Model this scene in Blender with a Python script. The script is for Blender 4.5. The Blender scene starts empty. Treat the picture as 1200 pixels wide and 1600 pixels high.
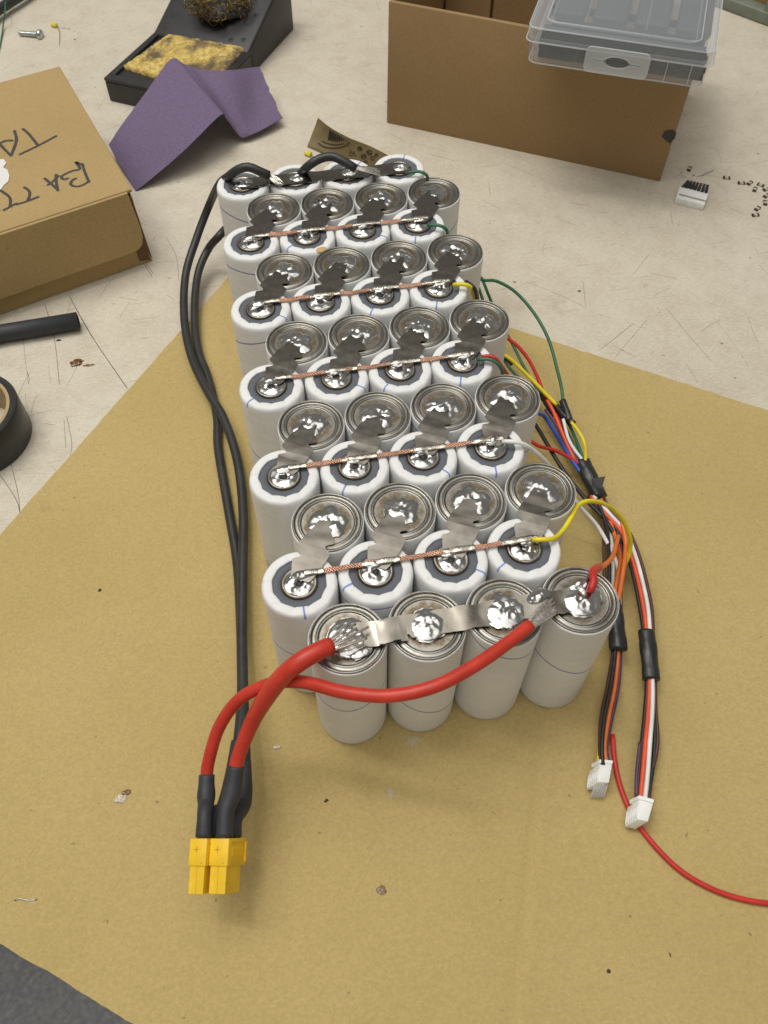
import bpy, bmesh, math, random
import numpy as np
from mathutils import Vector, Matrix, noise
R = math.radians
S = 0.001                      # all lengths below are millimetres, the scene is in metres
random.seed(7)
scene = bpy.context.scene
col = scene.collection

# ------------------------------------------------------------------ camera
C0 = np.array([2.05612, -118.57449, 308.02602]); FPX = 1286.2111
cam = bpy.data.cameras.new("camera"); cam_o = bpy.data.objects.new("camera", cam); col.objects.link(cam_o)
cam_o.location = [c * S for c in C0]
cam_o.rotation_euler = (R(34.69797), R(-0.2752), R(-10.3556))
cam.sensor_fit = 'VERTICAL'; cam.sensor_height = 24; cam.sensor_width = 18
cam.lens = FPX / 1600 * 24
cam.clip_start = 0.01; cam.clip_end = 50
cam.dof.use_dof = True; cam.dof.focus_distance = 0.36; cam.dof.aperture_fstop = 18
scene.camera = cam_o
scene.render.resolution_x = 768; scene.render.resolution_y = 1024
# ------------------------------------------------------------------ world and lamps (a room lit by ceiling fluorescents)
w = bpy.data.worlds.new("World"); scene.world = w; w.use_nodes = True
nt = w.node_tree; bg = nt.nodes['Background']
bg.inputs[0].default_value = (1, 0.97, 0.90, 1); bg.inputs[1].default_value = 0.22
def lamp(name, loc, size, power, color=(1, .97, .9), target=(0, 0, 0)):
    l = bpy.data.lights.new(name, 'AREA'); l.shape = 'RECTANGLE'; l.size, l.size_y = size; l.energy = power; l.color = color
    o = bpy.data.objects.new(name, l); col.objects.link(o); o.location = loc
    d = Vector(target) - Vector(loc); o.rotation_euler = d.to_track_quat('-Z', 'Y').to_euler(); return o
lamp('luminous_ceiling', (-0.35, 0.15, 2.0), (2.2, 2.6), 28.5, (1, .98, .93), target=(-0.35, 0.15, 0))
lamp('fluorescent_tube', (-0.62, 0.45, 1.88), (0.16, 1.25), 10, target=(-0.5, 0.4, 0))
lamp('fluorescent_tube', (-0.30, 0.62, 1.88), (0.06, 1.0), 5, target=(-0.3, 0.6, 0))
scene.view_settings.view_transform = 'Standard'; scene.view_settings.look = 'None'
scene.view_settings.exposure = 0.0; scene.view_settings.gamma = 1

# ------------------------------------------------------------------ helpers
_e = cam_o.rotation_euler.to_matrix()
MR = np.array([[_e[i][j] for j in range(3)] for i in range(3)])
def at(px, py, z=0.0):
    """point of the place (mm) seen at photograph pixel px,py at height z"""
    d = MR @ np.array([(px - 600) / FPX, (800 - py) / FPX, -1.0])
    return C0 + d * (z - C0[2]) / d[2]
def path(*pts): return [at(*p) for p in pts]
WO = {}
def wo(o): return np.array(WO.get(o.name, (0, 0, 0)), float)
def link(name, data, parent=None, origin=(0, 0, 0), rotz=0):
    o = bpy.data.objects.new(name, data); col.objects.link(o)
    WO[o.name] = tuple(float(v) for v in origin)
    if parent is not None:
        o.parent = parent; o.location = (np.array(origin, float) - wo(parent)) * S
    else: o.location = np.array(origin, float) * S
    o.rotation_euler = (0, 0, rotz)
    return o
def mkmesh(name, verts, faces, mat, smooth=True, origin=(0, 0, 0), angle=None):
    me = bpy.data.meshes.new(name)
    v = (np.array([tuple(q) for q in verts], float) - np.array(origin, float)) * S
    me.from_pydata(v.tolist(), [], [tuple(f) for f in faces])
    bm = bmesh.new(); bm.from_mesh(me); bmesh.ops.recalc_face_normals(bm, faces=bm.faces)
    if smooth and angle:
        for e in bm.edges:
            if len(e.link_faces) == 2 and e.calc_face_angle(0) > R(angle): e.smooth = False
    for f in bm.faces: f.smooth = bool(smooth)
    bm.to_mesh(me); bm.free()
    me.materials.append(mat); return me
def ob(name, vf, mat, parent=None, origin=None, smooth=True, angle=None):
    verts, faces = vf
    if origin is None:
        a = np.array([tuple(q) for q in verts], float); origin = ((a[:, 0].min() + a[:, 0].max()) / 2, (a[:, 1].min() + a[:, 1].max()) / 2, a[:, 2].min())
    return link(name, mkmesh(name, verts, faces, mat, smooth, origin, angle), parent, origin)
def thing(name, label, cat, loc, group=None):
    o = link(name, None, None, loc); o.empty_display_size = 0.01
    return tag(o, label, cat, group)
def tag(o, label=None, cat=None, group=None, kind=None):
    if label: o['label'] = label
    if cat: o['category'] = cat
    if group: o['group'] = group
    if kind: o['kind'] = kind
    return o
def join(*vfs):
    V, F = [], []
    for v, f in vfs:
        k = len(V); V += [tuple(q) for q in v]; F += [tuple(i + k for i in ff) for ff in f]
    return V, F
def lathe(prof, n=48, mod=None, cap=True):
    V, F = [], []
    for (r, z) in prof:
        for i in range(n):
            a = 2 * math.pi * i / n; rr, zz = (r, z) if mod is None else mod(r, z, a)
            V.append((rr * math.cos(a), rr * math.sin(a), zz))
    for j in range(len(prof) - 1):
        for i in range(n): F.append((j * n + i, j * n + (i + 1) % n, (j + 1) * n + (i + 1) % n, (j + 1) * n + i))
    if cap: F.append(tuple(range(n - 1, -1, -1))); F.append(tuple((len(prof) - 1) * n + i for i in range(n)))
    return V, F
def spline(pts, step=2.0):
    P = [np.array(p, float) for p in pts]; P = [2 * P[0] - P[1]] + P + [2 * P[-1] - P[-2]]; out = []
    for i in range(1, len(P) - 2):
        p0, p1, p2, p3 = P[i - 1:i + 3]; n = max(2, int(np.linalg.norm(p2 - p1) / step))
        for k in range(n):
            t = k / n
            out.append(.5 * (2 * p1 + (p2 - p0) * t + (2 * p0 - 5 * p1 + 4 * p2 - p3) * t * t + (3 * p1 - p0 - 3 * p2 + p3) * t ** 3))
    out.append(P[-2]); return out
def frames(pts):
    T = [np.array(pts[min(i + 1, len(pts) - 1)]) - np.array(pts[max(i - 1, 0)]) for i in range(len(pts))]
    T = [t / (np.linalg.norm(t) + 1e-9) for t in T]
    up = np.array([0, 0, 1.]) if abs(T[0][2]) < .9 else np.array([1., 0, 0])
    N = up - T[0] * (up @ T[0]); N /= np.linalg.norm(N); fr = []
    for t in T:
        N = N - t * (N @ t); N /= np.linalg.norm(N); fr.append((t, N, np.cross(t, N)))
    return fr
def tube(pts, r, n=14, sm=True, step=2.0, rfun=None, hollow=0):
    P = spline(pts, step) if sm else [np.array(p, float) for p in pts]
    fr = frames(P); V, F = [], []; m = len(P)
    for j, (p, (t, N, B)) in enumerate(zip(P, fr)):
        rr = r if rfun is None else r * rfun(j / (m - 1))
        for i in range(n):
            a = 2 * math.pi * i / n; V.append(p + rr * (math.cos(a) * N + math.sin(a) * B))
    for j in range(m - 1):
        for i in range(n): F.append((j * n + i, j * n + (i + 1) % n, (j + 1) * n + (i + 1) % n, (j + 1) * n + i))
    if hollow:
        k = len(V)
        for j in (0, m - 1):
            p, (t, N, B) = P[j], fr[j]
            for d in (0, 1):
                q = p + t * (0 if d == 0 else (12 if j == 0 else -12))
                for i in range(n):
                    a = 2 * math.pi * i / n; V.append(q + hollow * (math.cos(a) * N + math.sin(a) * B))
            b = len(V) - 2 * n; e = j * n
            for i in range(n):
                i2 = (i + 1) % n
                F.append((e + i, e + i2, b + i2, b + i)); F.append((b + i, b + i2, b + n + i2, b + n + i))
            F.append(tuple(b + n + i for i in range(n)))
    else:
        F.append(tuple(range(n - 1, -1, -1))); F.append(tuple((m - 1) * n + i for i in range(n)))
    return V, F
def prism(poly, z0, z1, top_inset=0):
    n = len(poly); c = np.mean(np.array(poly), 0)
    V = [(p[0], p[1], z0) for p in poly] + [tuple(np.array(p) + (c - np.array(p)) * top_inset) + (z1,) for p in poly]
    F = [tuple(range(n - 1, -1, -1)), tuple(range(n, 2 * n))] + [(i, (i + 1) % n, n + (i + 1) % n, n + i) for i in range(n)]
    return V, F
def hexa(b, t):
    """solid from 4 bottom and 4 top corners"""
    V = [tuple(p) for p in b] + [tuple(p) for p in t]
    return V, [(3, 2, 1, 0), (4, 5, 6, 7), (0, 1, 5, 4), (1, 2, 6, 5), (2, 3, 7, 6), (3, 0, 4, 7)]
def frame_box(o, u, v, wv, a, b, c):
    """box from corner o, with unit axes u v wv and lengths a b c"""
    o, u, v, wv = [np.array(q, float) for q in (o, u, v, wv)]
    B = [o, o + u * a, o + u * a + v * b, o + v * b]; return hexa(B, [q + wv * c for q in B])
def bevel(vf, w_=0.4, seg=2):
    me = bpy.data.meshes.new('tmp'); me.from_pydata([tuple(map(float, q)) for q in vf[0]], [], vf[1]); bm = bmesh.new(); bm.from_mesh(me)
    bmesh.ops.recalc_face_normals(bm, faces=bm.faces)
    es = [e for e in bm.edges if len(e.link_faces) == 2 and e.calc_face_angle(0) > R(25)]
    bmesh.ops.bevel(bm, geom=es, offset=w_, segments=seg, profile=.5, affect='EDGES', clamp_overlap=True)
    V = [tuple(v.co) for v in bm.verts]; F = [tuple(v.index for v in f.verts) for f in bm.faces]
    bm.free(); bpy.data.meshes.remove(me); return V, F
def move(vf, d): return [tuple(np.array(q, float) + np.array(d, float)) for q in vf[0]], vf[1]
def nz(x, y, z=0, s=1.): return noise.noise(Vector((x * s, y * s, z * s)))
def grid_sheet(rows, th=0.3, nu=6, nv=6):
    """sheet through a grid of points, refined, with thickness"""
    A = [spline(r, 1e9) for r in rows]
    def refine(r, k):
        P = [np.array(p, float) for p in r]; P = [2 * P[0] - P[1]] + P + [2 * P[-1] - P[-2]]; out = []
        for i in range(1, len(P) - 2):
            p0, p1, p2, p3 = P[i - 1:i + 3]
            for q in range(k):
                t = q / k; out.append(.5 * (2 * p1 + (p2 - p0) * t + (2 * p0 - 5 * p1 + 4 * p2 - p3) * t * t + (3 * p1 - p0 - 3 * p2 + p3) * t ** 3))
        out.append(P[-2]); return out
    G = [refine(r, nu) for r in rows]; G = list(zip(*[refine(c, nv) for c in zip(*G)]))
    n, m = len(G), len(G[0]); V = [p for r in G for p in r]
    F = [(i * m + j, i * m + j + 1, (i + 1) * m + j + 1, (i + 1) * m + j) for i in range(n - 1) for j in range(m - 1)]
    k = len(V); V = V + [p - np.array([0, 0, th]) for p in V]; F2 = [tuple(q + k for q in reversed(f)) for f in F]
    B = [i for i in range(m)] + [i * m + m - 1 for i in range(1, n)] + [(n - 1) * m + j for j in range(m - 2, -1, -1)] + [i * m for i in range(n - 2, 0, -1)]
    S_ = [(B[i], B[(i + 1) % len(B)], B[(i + 1) % len(B)] + k, B[i] + k) for i in range(len(B))]
    return V, F + F2 + S_
def stroke(pts, wd, th=0.06, step=1.0, taper=True):
    P = spline(pts, step); V, F = [], []; n = len(P)
    for i, p in enumerate(P):
        t = P[min(i + 1, n - 1)] - P[max(i - 1, 0)]; t[2] = 0; t /= np.linalg.norm(t) + 1e-9; s = np.array([-t[1], t[0], 0])
        ww = wd / 2 * (0.86 + .2 * nz(p[0], p[1], 3, .6)); ww *= (.75 if taper and i in (0, n - 1) else 1)
        for d in (0, th): V += [p + s * ww + [0, 0, d], p - s * ww + [0, 0, d]]
    for i in range(n - 1):
        a, b = 4 * i, 4 * i + 4
        F += [(a + 2, a + 3, b + 3, b + 2), (a, a + 2, b + 2, b), (a + 1, b + 1, b + 3, a + 3)]
    F += [(0, 1, 3, 2), (4 * n - 4, 4 * n - 2, 4 * n - 1, 4 * n - 3)]
    return V, F

# ------------------------------------------------------------------ materials
def mat(name, base=(.5, .5, .5), rough=.5, metal=0, spec=.5, **kw):
    m = bpy.data.materials.new(name); m.use_nodes = True; b = m.node_tree.nodes['Principled BSDF']
    b.inputs['Base Color'].default_value = (*base, 1); b.inputs['Roughness'].default_value = rough
    b.inputs['Metallic'].default_value = metal; b.inputs['Specular IOR Level'].default_value = spec
    for k, v in kw.items(): b.inputs[k].default_value = v
    return m
class N:
    def __init__(s, m): s.m = m; s.t = m.node_tree; s.b = s.t.nodes.get('Principled BSDF')
    def new(s, t, **kw):
        n = s.t.nodes.new(t)
        for k, v in kw.items(): setattr(n, k, v)
        return n
    def l(s, a, b): s.t.links.new(a, b)
    def coord(s, obj=True, scale=(1, 1, 1), rot=(0, 0, 0)):
        if not hasattr(s, 'tc'): s.tc = s.new('ShaderNodeTexCoord')
        mp = s.new('ShaderNodeMapping'); mp.inputs['Scale'].default_value = scale; mp.inputs['Rotation'].default_value = rot
        s.l(s.tc.outputs['Object'], mp.inputs[0]); return mp.outputs[0]
    def noise(s, scale, detail=4, rough=.55, vec=None, dist=0):
        n = s.new('ShaderNodeTexNoise'); n.inputs['Scale'].default_value = scale; n.inputs['Detail'].default_value = detail
        n.inputs['Roughness'].default_value = rough; n.inputs['Distortion'].default_value = dist
        s.l(vec if vec is not None else s.coord(), n.inputs['Vector']); return n.outputs['Fac']
    def ramp(s, fac, *stops):
        r = s.new('ShaderNodeValToRGB'); s.l(fac, r.inputs[0]); e = r.color_ramp.elements
        while len(e) < len(stops): e.new(.5)
        for el, (p, c) in zip(e, stops): el.position = p; el.color = (*c, 1) if isinstance(c, tuple) else (c, c, c, 1)
        return r.outputs[0]
    def mix(s, f, a, b, mode='MIX'):
        x = s.new('ShaderNodeMix', data_type='RGBA', blend_type=mode)
        for i, v in ((0, f), (6, a), (7, b)):
            if isinstance(v, (float, int)): x.inputs[i].default_value = v if i == 0 else (v, v, v, 1)
            elif isinstance(v, tuple): x.inputs[i].default_value = (*v, 1)
            else: s.l(v, x.inputs[i])
        return x.outputs[2]
    def math(s, op, a, b=0.0, c=None):
        x = s.new('ShaderNodeMath', operation=op)
        for i, v in enumerate((a, b) if c is None else (a, b, c)):
            if isinstance(v, (float, int)): x.inputs[i].default_value = v
            else: s.l(v, x.inputs[i])
        return x.outputs[0]
    def bump(s, h, dist, strength=1.0, prev=None):
        b = s.new('ShaderNodeBump'); b.inputs['Distance'].default_value = dist; b.inputs['Strength'].default_value = strength
        s.l(h, b.inputs['Height'])
        if prev is not None: s.l(prev, b.inputs['Normal'])
        return b.outputs[0]
    def color(s, c): s.l(c, s.b.inputs['Base Color'])
    def rough(s, c): s.l(c, s.b.inputs['Roughness'])
    def normal(s, c): s.l(c, s.b.inputs['Normal'])

def kraft(name, a, b, rough=.85):
    m = mat(name, a, rough, spec=.2); n = N(m)
    big = n.noise(14, 3, .5); fine = n.noise(900, 3, .7); fib = n.noise(1, 4, .7, n.coord(scale=(300, 2400, 900), rot=(0, 0, .6)))
    c = n.mix(n.ramp(big, (.3, 0.), (.7, 1.)), a, b)
    c = n.mix(n.ramp(fine, (.35, .38), (.65, 0.)), c, tuple(q * .62 for q in a))
    c = n.mix(n.ramp(fib, (.58, 0.), (.75, .45)), c, tuple(min(1, q * 1.35) for q in b))
    sp = n.noise(330, 1, .4); c = n.mix(n.ramp(sp, (.785, 0.), (.82, .45)), c, (.14, .09, .04))
    st = n.noise(45, 4, .6); c = n.mix(n.ramp(st, (.66, 0.), (.76, .30)), c, (.30, .19, .08))
    n.color(c); n.normal(n.bump(fine, .00018, .5, n.bump(n.noise(60, 3), .0006, .5))); return m
M = {}
M['sheet'] = kraft('kraft_sheet', (.50, .378, .152), (.545, .412, .178))
M['box_light'] = kraft('kraft_box_light', (.43, .30, .135), (.48, .34, .16))
M['box_brown'] = kraft('kraft_box_brown', (.34, .222, .105), (.37, .245, .12))
M['dark_board'] = mat('dark_board', (.16, .10, .05), .95, spec=.1)  # end flap colour, also the painted shade of the carton's corner gap
def laminate():
    m = mat('worn_laminate', (.6, .56, .5), .55, spec=.35); n = N(m)
    big = n.noise(9, 5, .6); mid = n.noise(60, 4, .65)
    c = n.mix(n.ramp(big, (.3, 0.), (.72, 1.)), (.66, .60, .49), (.57, .505, .395))
    c = n.mix(n.ramp(mid, (.4, 0.), (.75, .6)), c, (.47, .39, .30))
    grain = n.noise(1, 4, .8, n.coord(scale=(300, 1500, 1), rot=(0, 0, .75)))
    grain2 = n.noise(1, 4, .8, n.coord(scale=(1500, 330, 1), rot=(0, 0, .4)))
    c = n.mix(n.ramp(grain, (.45, 0.), (.66, .5)), c, (.84, .80, .71))
    c = n.mix(n.ramp(grain2, (.5, 0.), (.68, .5)), c, (.44, .385, .30))
    for k, (sx, sy, rz, th) in enumerate([(30, 800, .6, .735), (34, 900, 2.1, .74), (40, 800, -.9, .745), (30, 1000, 1.35, .745)]):
        s_ = n.noise(1, 1, .3, n.coord(scale=(sx, sy, 1), rot=(0, 0, rz)), dist=.15)
        c = n.mix(n.ramp(s_, (th, 0.), (th + .03, .32)), c, (.22, .18, .14))
    sp = n.noise(240, 2, .5); c = n.mix(n.ramp(sp, (.74, 0.), (.79, .8)), c, (.16, .12, .09))
    st = n.noise(26, 5, .7); c = n.mix(n.ramp(st, (.62, 0.), (.74, .4)), c, (.38, .30, .20))
    n.color(c); n.normal(n.bump(grain, .0002, .5, n.bump(grain2, .00015, .5))); return m
M['table'] = laminate()
def floorm():
    m = mat('dark_floor', (.08, .085, .09), .8, spec=.2); n = N(m)
    c = n.mix(n.ramp(n.noise(160, 4, .7), (.4, 0.), (.66, 1.)), (.34, .35, .37), (.50, .50, .50))
    n.color(c); return m
M['floor'] = floorm()
def wrapm():
    m = mat('white_wrap', (.78, .785, .79), .42, spec=.4); n = N(m)
    oi = n.new('ShaderNodeObjectInfo'); sep = n.new('ShaderNodeSeparateColor'); n.l(oi.outputs['Color'], sep.inputs[0])
    sx = n.new('ShaderNodeSeparateXYZ'); n.l(n.coord(), sx.inputs[0]); X, Y, Z = sx.outputs
    ang = n.math('ARCTAN2', Y, X)
    ph = n.math('MULTIPLY', sep.outputs[1], 6.283)
    wob = n.math('MULTIPLY', n.math('SINE', n.math('ADD', ang, ph)), .0065)
    zz = n.math('ADD', n.math('MULTIPLY', sep.outputs[0], .065), wob)
    line = n.math('LESS_THAN', n.math('ABSOLUTE', n.math('SUBTRACT', Z, zz)), .00036)
    # pen mark across the folded rim
    a2 = n.math('MULTIPLY', sep.outputs[2], 6.283)
    ca, sa = n.math('COSINE', a2), n.math('SINE', a2)
    al = n.math('ADD', n.math('MULTIPLY', X, ca), n.math('MULTIPLY', Y, sa))
    ac = n.math('SUBTRACT', n.math('MULTIPLY', Y, ca), n.math('MULTIPLY', X, sa))
    curve = n.math('ADD', ac, n.math('MULTIPLY', al, n.math('SUBTRACT', sep.outputs[2], .5)))
    mk = n.math('LESS_THAN', n.math('ABSOLUTE', curve), .00035)
    mk = n.math('MULTIPLY', mk, n.math('GREATER_THAN', al, .0075)); mk = n.math('MULTIPLY', mk, n.math('GREATER_THAN', Z, .0628))
    mk = n.math('MULTIPLY', mk, n.math('GREATER_THAN', sep.outputs[2], .05))
    mk = n.math('MULTIPLY', mk, .8)
    base = n.mix(n.ramp(n.noise(40, 4), (.35, 0.), (.7, 1.)), (.82, .825, .82), (.76, .76, .75))
    base = n.mix(n.ramp(n.noise(300, 3, .7), (.62, 0.), (.72, .35)), base, (.50, .47, .40))
    c = n.mix(n.math('MULTIPLY', line, .85), base, (.10, .12, .42)); c = n.mix(mk, c, (.06, .16, .62))
    n.color(c)
    wr = n.noise(1, 3, .6, n.coord(scale=(50, 50, 170)))
    n.normal(n.bump(n.noise(1200, 2), .00006, .6, n.bump(wr, .0008, .55, n.bump(n.noise(1, 2, .5, n.coord(scale=(90, 60, 300))), .0002, .4)))); n.rough(n.ramp(n.noise(120, 3), (.3, .5), (.7, .65))); return m
M['wrap'] = wrapm()
def metalm(name, base, rough, stain=None, b_scale=300, b_dist=.0002, rvar=.12, stain_lo=.52):
    m = mat(name, base, rough, 1); n = N(m)
    f = n.noise(b_scale, 4, .6); f2 = n.noise(90, 4, .6)
    c = n.mix(n.ramp(f2, (.3, 0.), (.75, 1.)), base, tuple(q * .72 for q in base))
    if stain: c = n.mix(n.ramp(n.noise(170, 5, .7), (stain_lo, 0.), (stain_lo + .14, .85)), c, stain)
    n.color(c); n.rough(n.ramp(f, (.3, max(.02, rough - rvar)), (.7, rough + rvar)))
    n.normal(n.bump(f, b_dist, .5)); return m
M['cap'] = metalm('steel_cap', (.36, .345, .31), .38, (.23, .175, .105), 500, .00008)
def cap_stain():
    m = M['cap']; n = N(m); sx = n.new('ShaderNodeSeparateXYZ'); n.l(n.coord(), sx.inputs[0])
    rr = n.math('SQRT', n.math('ADD', n.math('MULTIPLY', sx.outputs[0], sx.outputs[0]), n.math('MULTIPLY', sx.outputs[1], sx.outputs[1])))
    oi = n.new('ShaderNodeObjectInfo'); ad = n.new('ShaderNodeVectorMath', operation='ADD'); n.l(n.coord(), ad.inputs[0])
    cb = n.new('ShaderNodeCombineXYZ'); n.l(oi.outputs['Random'], cb.inputs[2]); n.l(cb.outputs[0], ad.inputs[1])
    ring = n.math('ADD', n.ramp(n.math('MULTIPLY', rr, 100), (.52, .0), (.62, .34), (.80, .22), (.97, 0.)), n.noise(230, 5, .7, ad.outputs[0]))
    old = n.b.inputs['Base Color'].links[0].from_socket
    n.color(n.mix(n.ramp(ring, (.60, 0.), (.80, .8)), old, (.15, .10, .045))); 
    n.rough(n.ramp(ring, (.5, .32), (.85, .5)))
cap_stain()
M['nickel'] = metalm('nickel_strip', (.29, .265, .23), .25, (.17, .13, .085), 200, .00004, .07, .6)
M['solder'] = metalm('solder', (.62, .61, .595), .22, (.34, .29, .21), 170, .00010, .06, .66)
M['tin'] = metalm('tinned_braid', (.66, .62, .54), .28, (.35, .27, .16), 900, .0004, .15)
M['strand'] = metalm('tinned_copper_strand', (.86, .80, .73), .3, None, 900, .0001)
def copper():
    m = mat('copper_braid', (.85, .42, .26), .38, 1); n = N(m)
    a = n.new('ShaderNodeTexWave'); a.inputs['Scale'].default_value = 420; a.inputs['Distortion'].default_value = 1.5
    n.l(n.coord(rot=(0, 0, .55)), a.inputs[0]); b = n.new('ShaderNodeTexWave'); b.inputs['Scale'].default_value = 420; b.inputs['Distortion'].default_value = 1.5
    n.l(n.coord(rot=(0, 0, -.75)), b.inputs[0]); h = n.math('MAXIMUM', a.outputs['Fac'], b.outputs['Fac'])
    n.color(n.mix(n.ramp(h, (.2, 0.), (.8, 1.)), (.42, .17, .09), (.95, .55, .38))); n.normal(n.bump(h, .0003, .9)); return m
M['copper'] = copper()
M['fish'] = mat('grey_fish_paper', (.125, .135, .155), .7, spec=.3)
M['hole'] = mat('terminal_hole', (.02, .02, .02), .6)
M['flux'] = mat('burnt_flux', (.16, .075, .015), .25, spec=.6)
def rubber(name, c, rough=.45, bs=900, spec=.45):
    m = mat(name, c, rough, spec=spec); n = N(m)
    n.color(n.mix(n.ramp(n.noise(120, 4), (.35, 0.), (.7, 1.)), c, tuple(min(1, q * 1.25 + .006) for q in c)))
    n.normal(n.bump(n.noise(bs, 3), .00008, .5, n.bump(n.noise(70, 2), .0004, .4))); return m
M['black'] = rubber('black_silicone', (.026, .026, .026), .42)
M['red'] = rubber('red_silicone', (.50, .035, .018), .40)
M['shrink'] = rubber('black_heat_shrink', (.030, .031, .036), .55)
M['deep'] = rubber('deep_black_tubing', (.008, .008, .009), .6, spec=.2)
M['etape'] = rubber('black_electrical_tape', (.02, .02, .02), .33)
M['yellow_plastic'] = rubber('yellow_nylon', (.80, .50, .02), .42, 600)
M['wh_plastic'] = rubber('white_nylon', (.78, .78, .76), .4)
M['emboss'] = mat('embossed_mark', (.45, .27, .01), .5)
W = {k: rubber('wire_' + k, c, .42, 500) for k, c in dict(green=(.03, .13, .065), yellow=(.72, .60, .02), red=(.50, .025, .02), white=(.72, .72, .70),
     orange=(.72, .17, .025), blue=(.03, .08, .40), black=(.015, .015, .016), brown=(.085, .035, .022), purple=(.09, .035, .085), orangered=(.70, .09, .03)).items()}
def abrasive():
    m = mat('purple_abrasive', (.16, .115, .205), .9, spec=.12); n = N(m); f = n.noise(1400, 3, .8)
    n.color(n.mix(n.ramp(f, (.35, 0.), (.65, 1.)), (.13, .098, .17), (.23, .175, .28))); n.normal(n.bump(f, .0003, .8)); return m
M['purple'] = abrasive()
M['paper_back'] = mat('paper_edge', (.5, .42, .35), .9)
M['stand'] = rubber('black_cast_plastic', (.023, .023, .024), .45, 700)
def spongem():
    m = mat('yellow_sponge', (.6, .42, .08), .95, spec=.1); n = N(m)
    f = n.noise(320, 4, .7)
    c = n.mix(n.ramp(f, (.35, 0.), (.6, 1.)), (.42, .27, .06), (.78, .60, .22)); blot = n.noise(42, 4, .6)
    c = n.mix(n.ramp(blot, (.50, 0.), (.62, .9)), c, (.11, .085, .07)); n.color(c)
    n.normal(n.bump(f, .0015, 1)); return m
M['sponge'] = spongem()
M['brass'] = mat('brass_curl', (.24, .17, .075), .35, 1)
M['label'] = rubber('amber_film', (.15, .11, .045), .5, 500)
M['print'] = mat('black_print', (.015, .015, .014), .6)
M['marker'] = mat('black_marker', (.055, .05, .045), .7)
M['tan'] = mat('cardboard_core', (.42, .31, .17), .8)
M['debris'] = mat('dark_debris', (.05, .04, .03), .7)
M['scratch'] = mat('ground_in_dirt', (.15, .12, .10), .9)
M['screw'] = metalm('zinc_screw', (.55, .60, .58), .3)
M['led'] = mat('yellow_lens', (.80, .70, .08), .2, spec=.6)
M['glue'] = mat('clear_glue', (.55, .48, .36), .12, spec=.7)
M['sage'] = rubber('sage_green_enamel', (.16, .18, .14), .45)
M['ceramic'] = mat('component_body', (.5, .44, .33), .5)
def clear(name, c, alpha, rough):
    m = mat(name, c, rough, spec=.55); n = N(m); tr = n.new('ShaderNodeBsdfTransparent'); mx = n.new('ShaderNodeMixShader')
    mx.inputs[0].default_value = alpha; out = m.node_tree.nodes['Material Output']
    n.l(tr.outputs[0], mx.inputs[1]); n.l(n.b.outputs[0], mx.inputs[2]); n.l(mx.outputs[0], out.inputs[0])
    n.normal(n.bump(n.noise(200, 3), .0003, .4)); return m
M['poly'] = clear('milky_polypropylene', (.66, .70, .74), .18, .35)
M['poly2'] = clear('milky_polypropylene_thick', (.72, .75, .77), .42, .25)

# ------------------------------------------------------------------ the setting
TZ = -1.6
def rect(x0, y0, x1, y1): return [(x0, y0), (x1, y0), (x1, y1), (x0, y1)]
tag(ob('floor', prism(rect(-2500, -2500, 2500, 2500), -760, -740), M['floor'], smooth=False), kind='structure')
table = tag(ob('table_top', bevel(prism(rect(-700, -42, 900, 900), TZ - 30, TZ), 1.5), M['table'], smooth=False), kind='structure')
V_, F_ = [], []
for pts, wd in [(((70, 474), (85, 530), (93, 601)), .32), (((108, 462), (140, 520), (198, 606)), .38), (((118, 480), (150, 535), (200, 608)), .22),
                (((0, 742), (25, 780), (32, 806)), .35), (((14, 712), (28, 770), (31, 800)), .28), (((222, 408), (238, 432)), .35), (((228, 412), (240, 428)), .3),
                (((104, 650), (112, 690), (110, 712)), .25), (((42, 580), (46, 592), (44, 600)), .25), (((990, 505), (940, 545)), .25), (((1010, 500), (960, 560)), .18),
                (((260, 372), (275, 400), (280, 440)), .22), (((911, 440), (915, 480)), .22), (((100, 655), (103, 700)), .2)]:
    v, f = stroke(path(*[(a, b, TZ + .02) for a, b in pts]), wd, .03, 2); V_, F_ = join((V_, F_), (v, f))
rs = random.Random(31)
for k in range(170):
    x, y = rs.choice([(rs.uniform(-160, 0), rs.uniform(100, 330)), (rs.uniform(110, 320), rs.uniform(130, 420)), (rs.uniform(-170, 200), rs.uniform(330, 620))])
    a_s = rs.gauss(2.0, .5) if rs.random() < .6 else rs.uniform(0, 3.14); ls = rs.uniform(3, 22) * (1 if rs.random() < .8 else 2.2); bd = rs.uniform(-.15, .15)
    P_ = [np.array([x + t * ls * math.cos(a_s + bd * t), y + t * ls * math.sin(a_s + bd * t), TZ + .02]) for t in (0, .35, .7, 1)]
    v, f = stroke(P_, rs.uniform(.08, .2), .02, 4); V_, F_ = join((V_, F_), (v, f))
tag(ob('scratches', (V_, F_), M['scratch'], table, smooth=False), kind='stuff')
T = np.array([9.3, 301.0]); 
e1 = np.array([-110., -153.]) / math.hypot(110, 153); e2 = np.array([122., -88.]) / math.hypot(122, 88)
a1 = at(350, 440)[:2]; b1 = at(760, 500)[:2]
A_ = np.array([e1, -e2]).T; ts = np.linalg.solve(A_, b1 - a1); T = a1 + e1 * ts[0]
LU = float((at(0, 1475)[:2] - T) @ e1) ; LU = (LU + float((at(215, 1600)[:2] - T) @ e1)) / 2; print('LU', LU)
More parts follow.
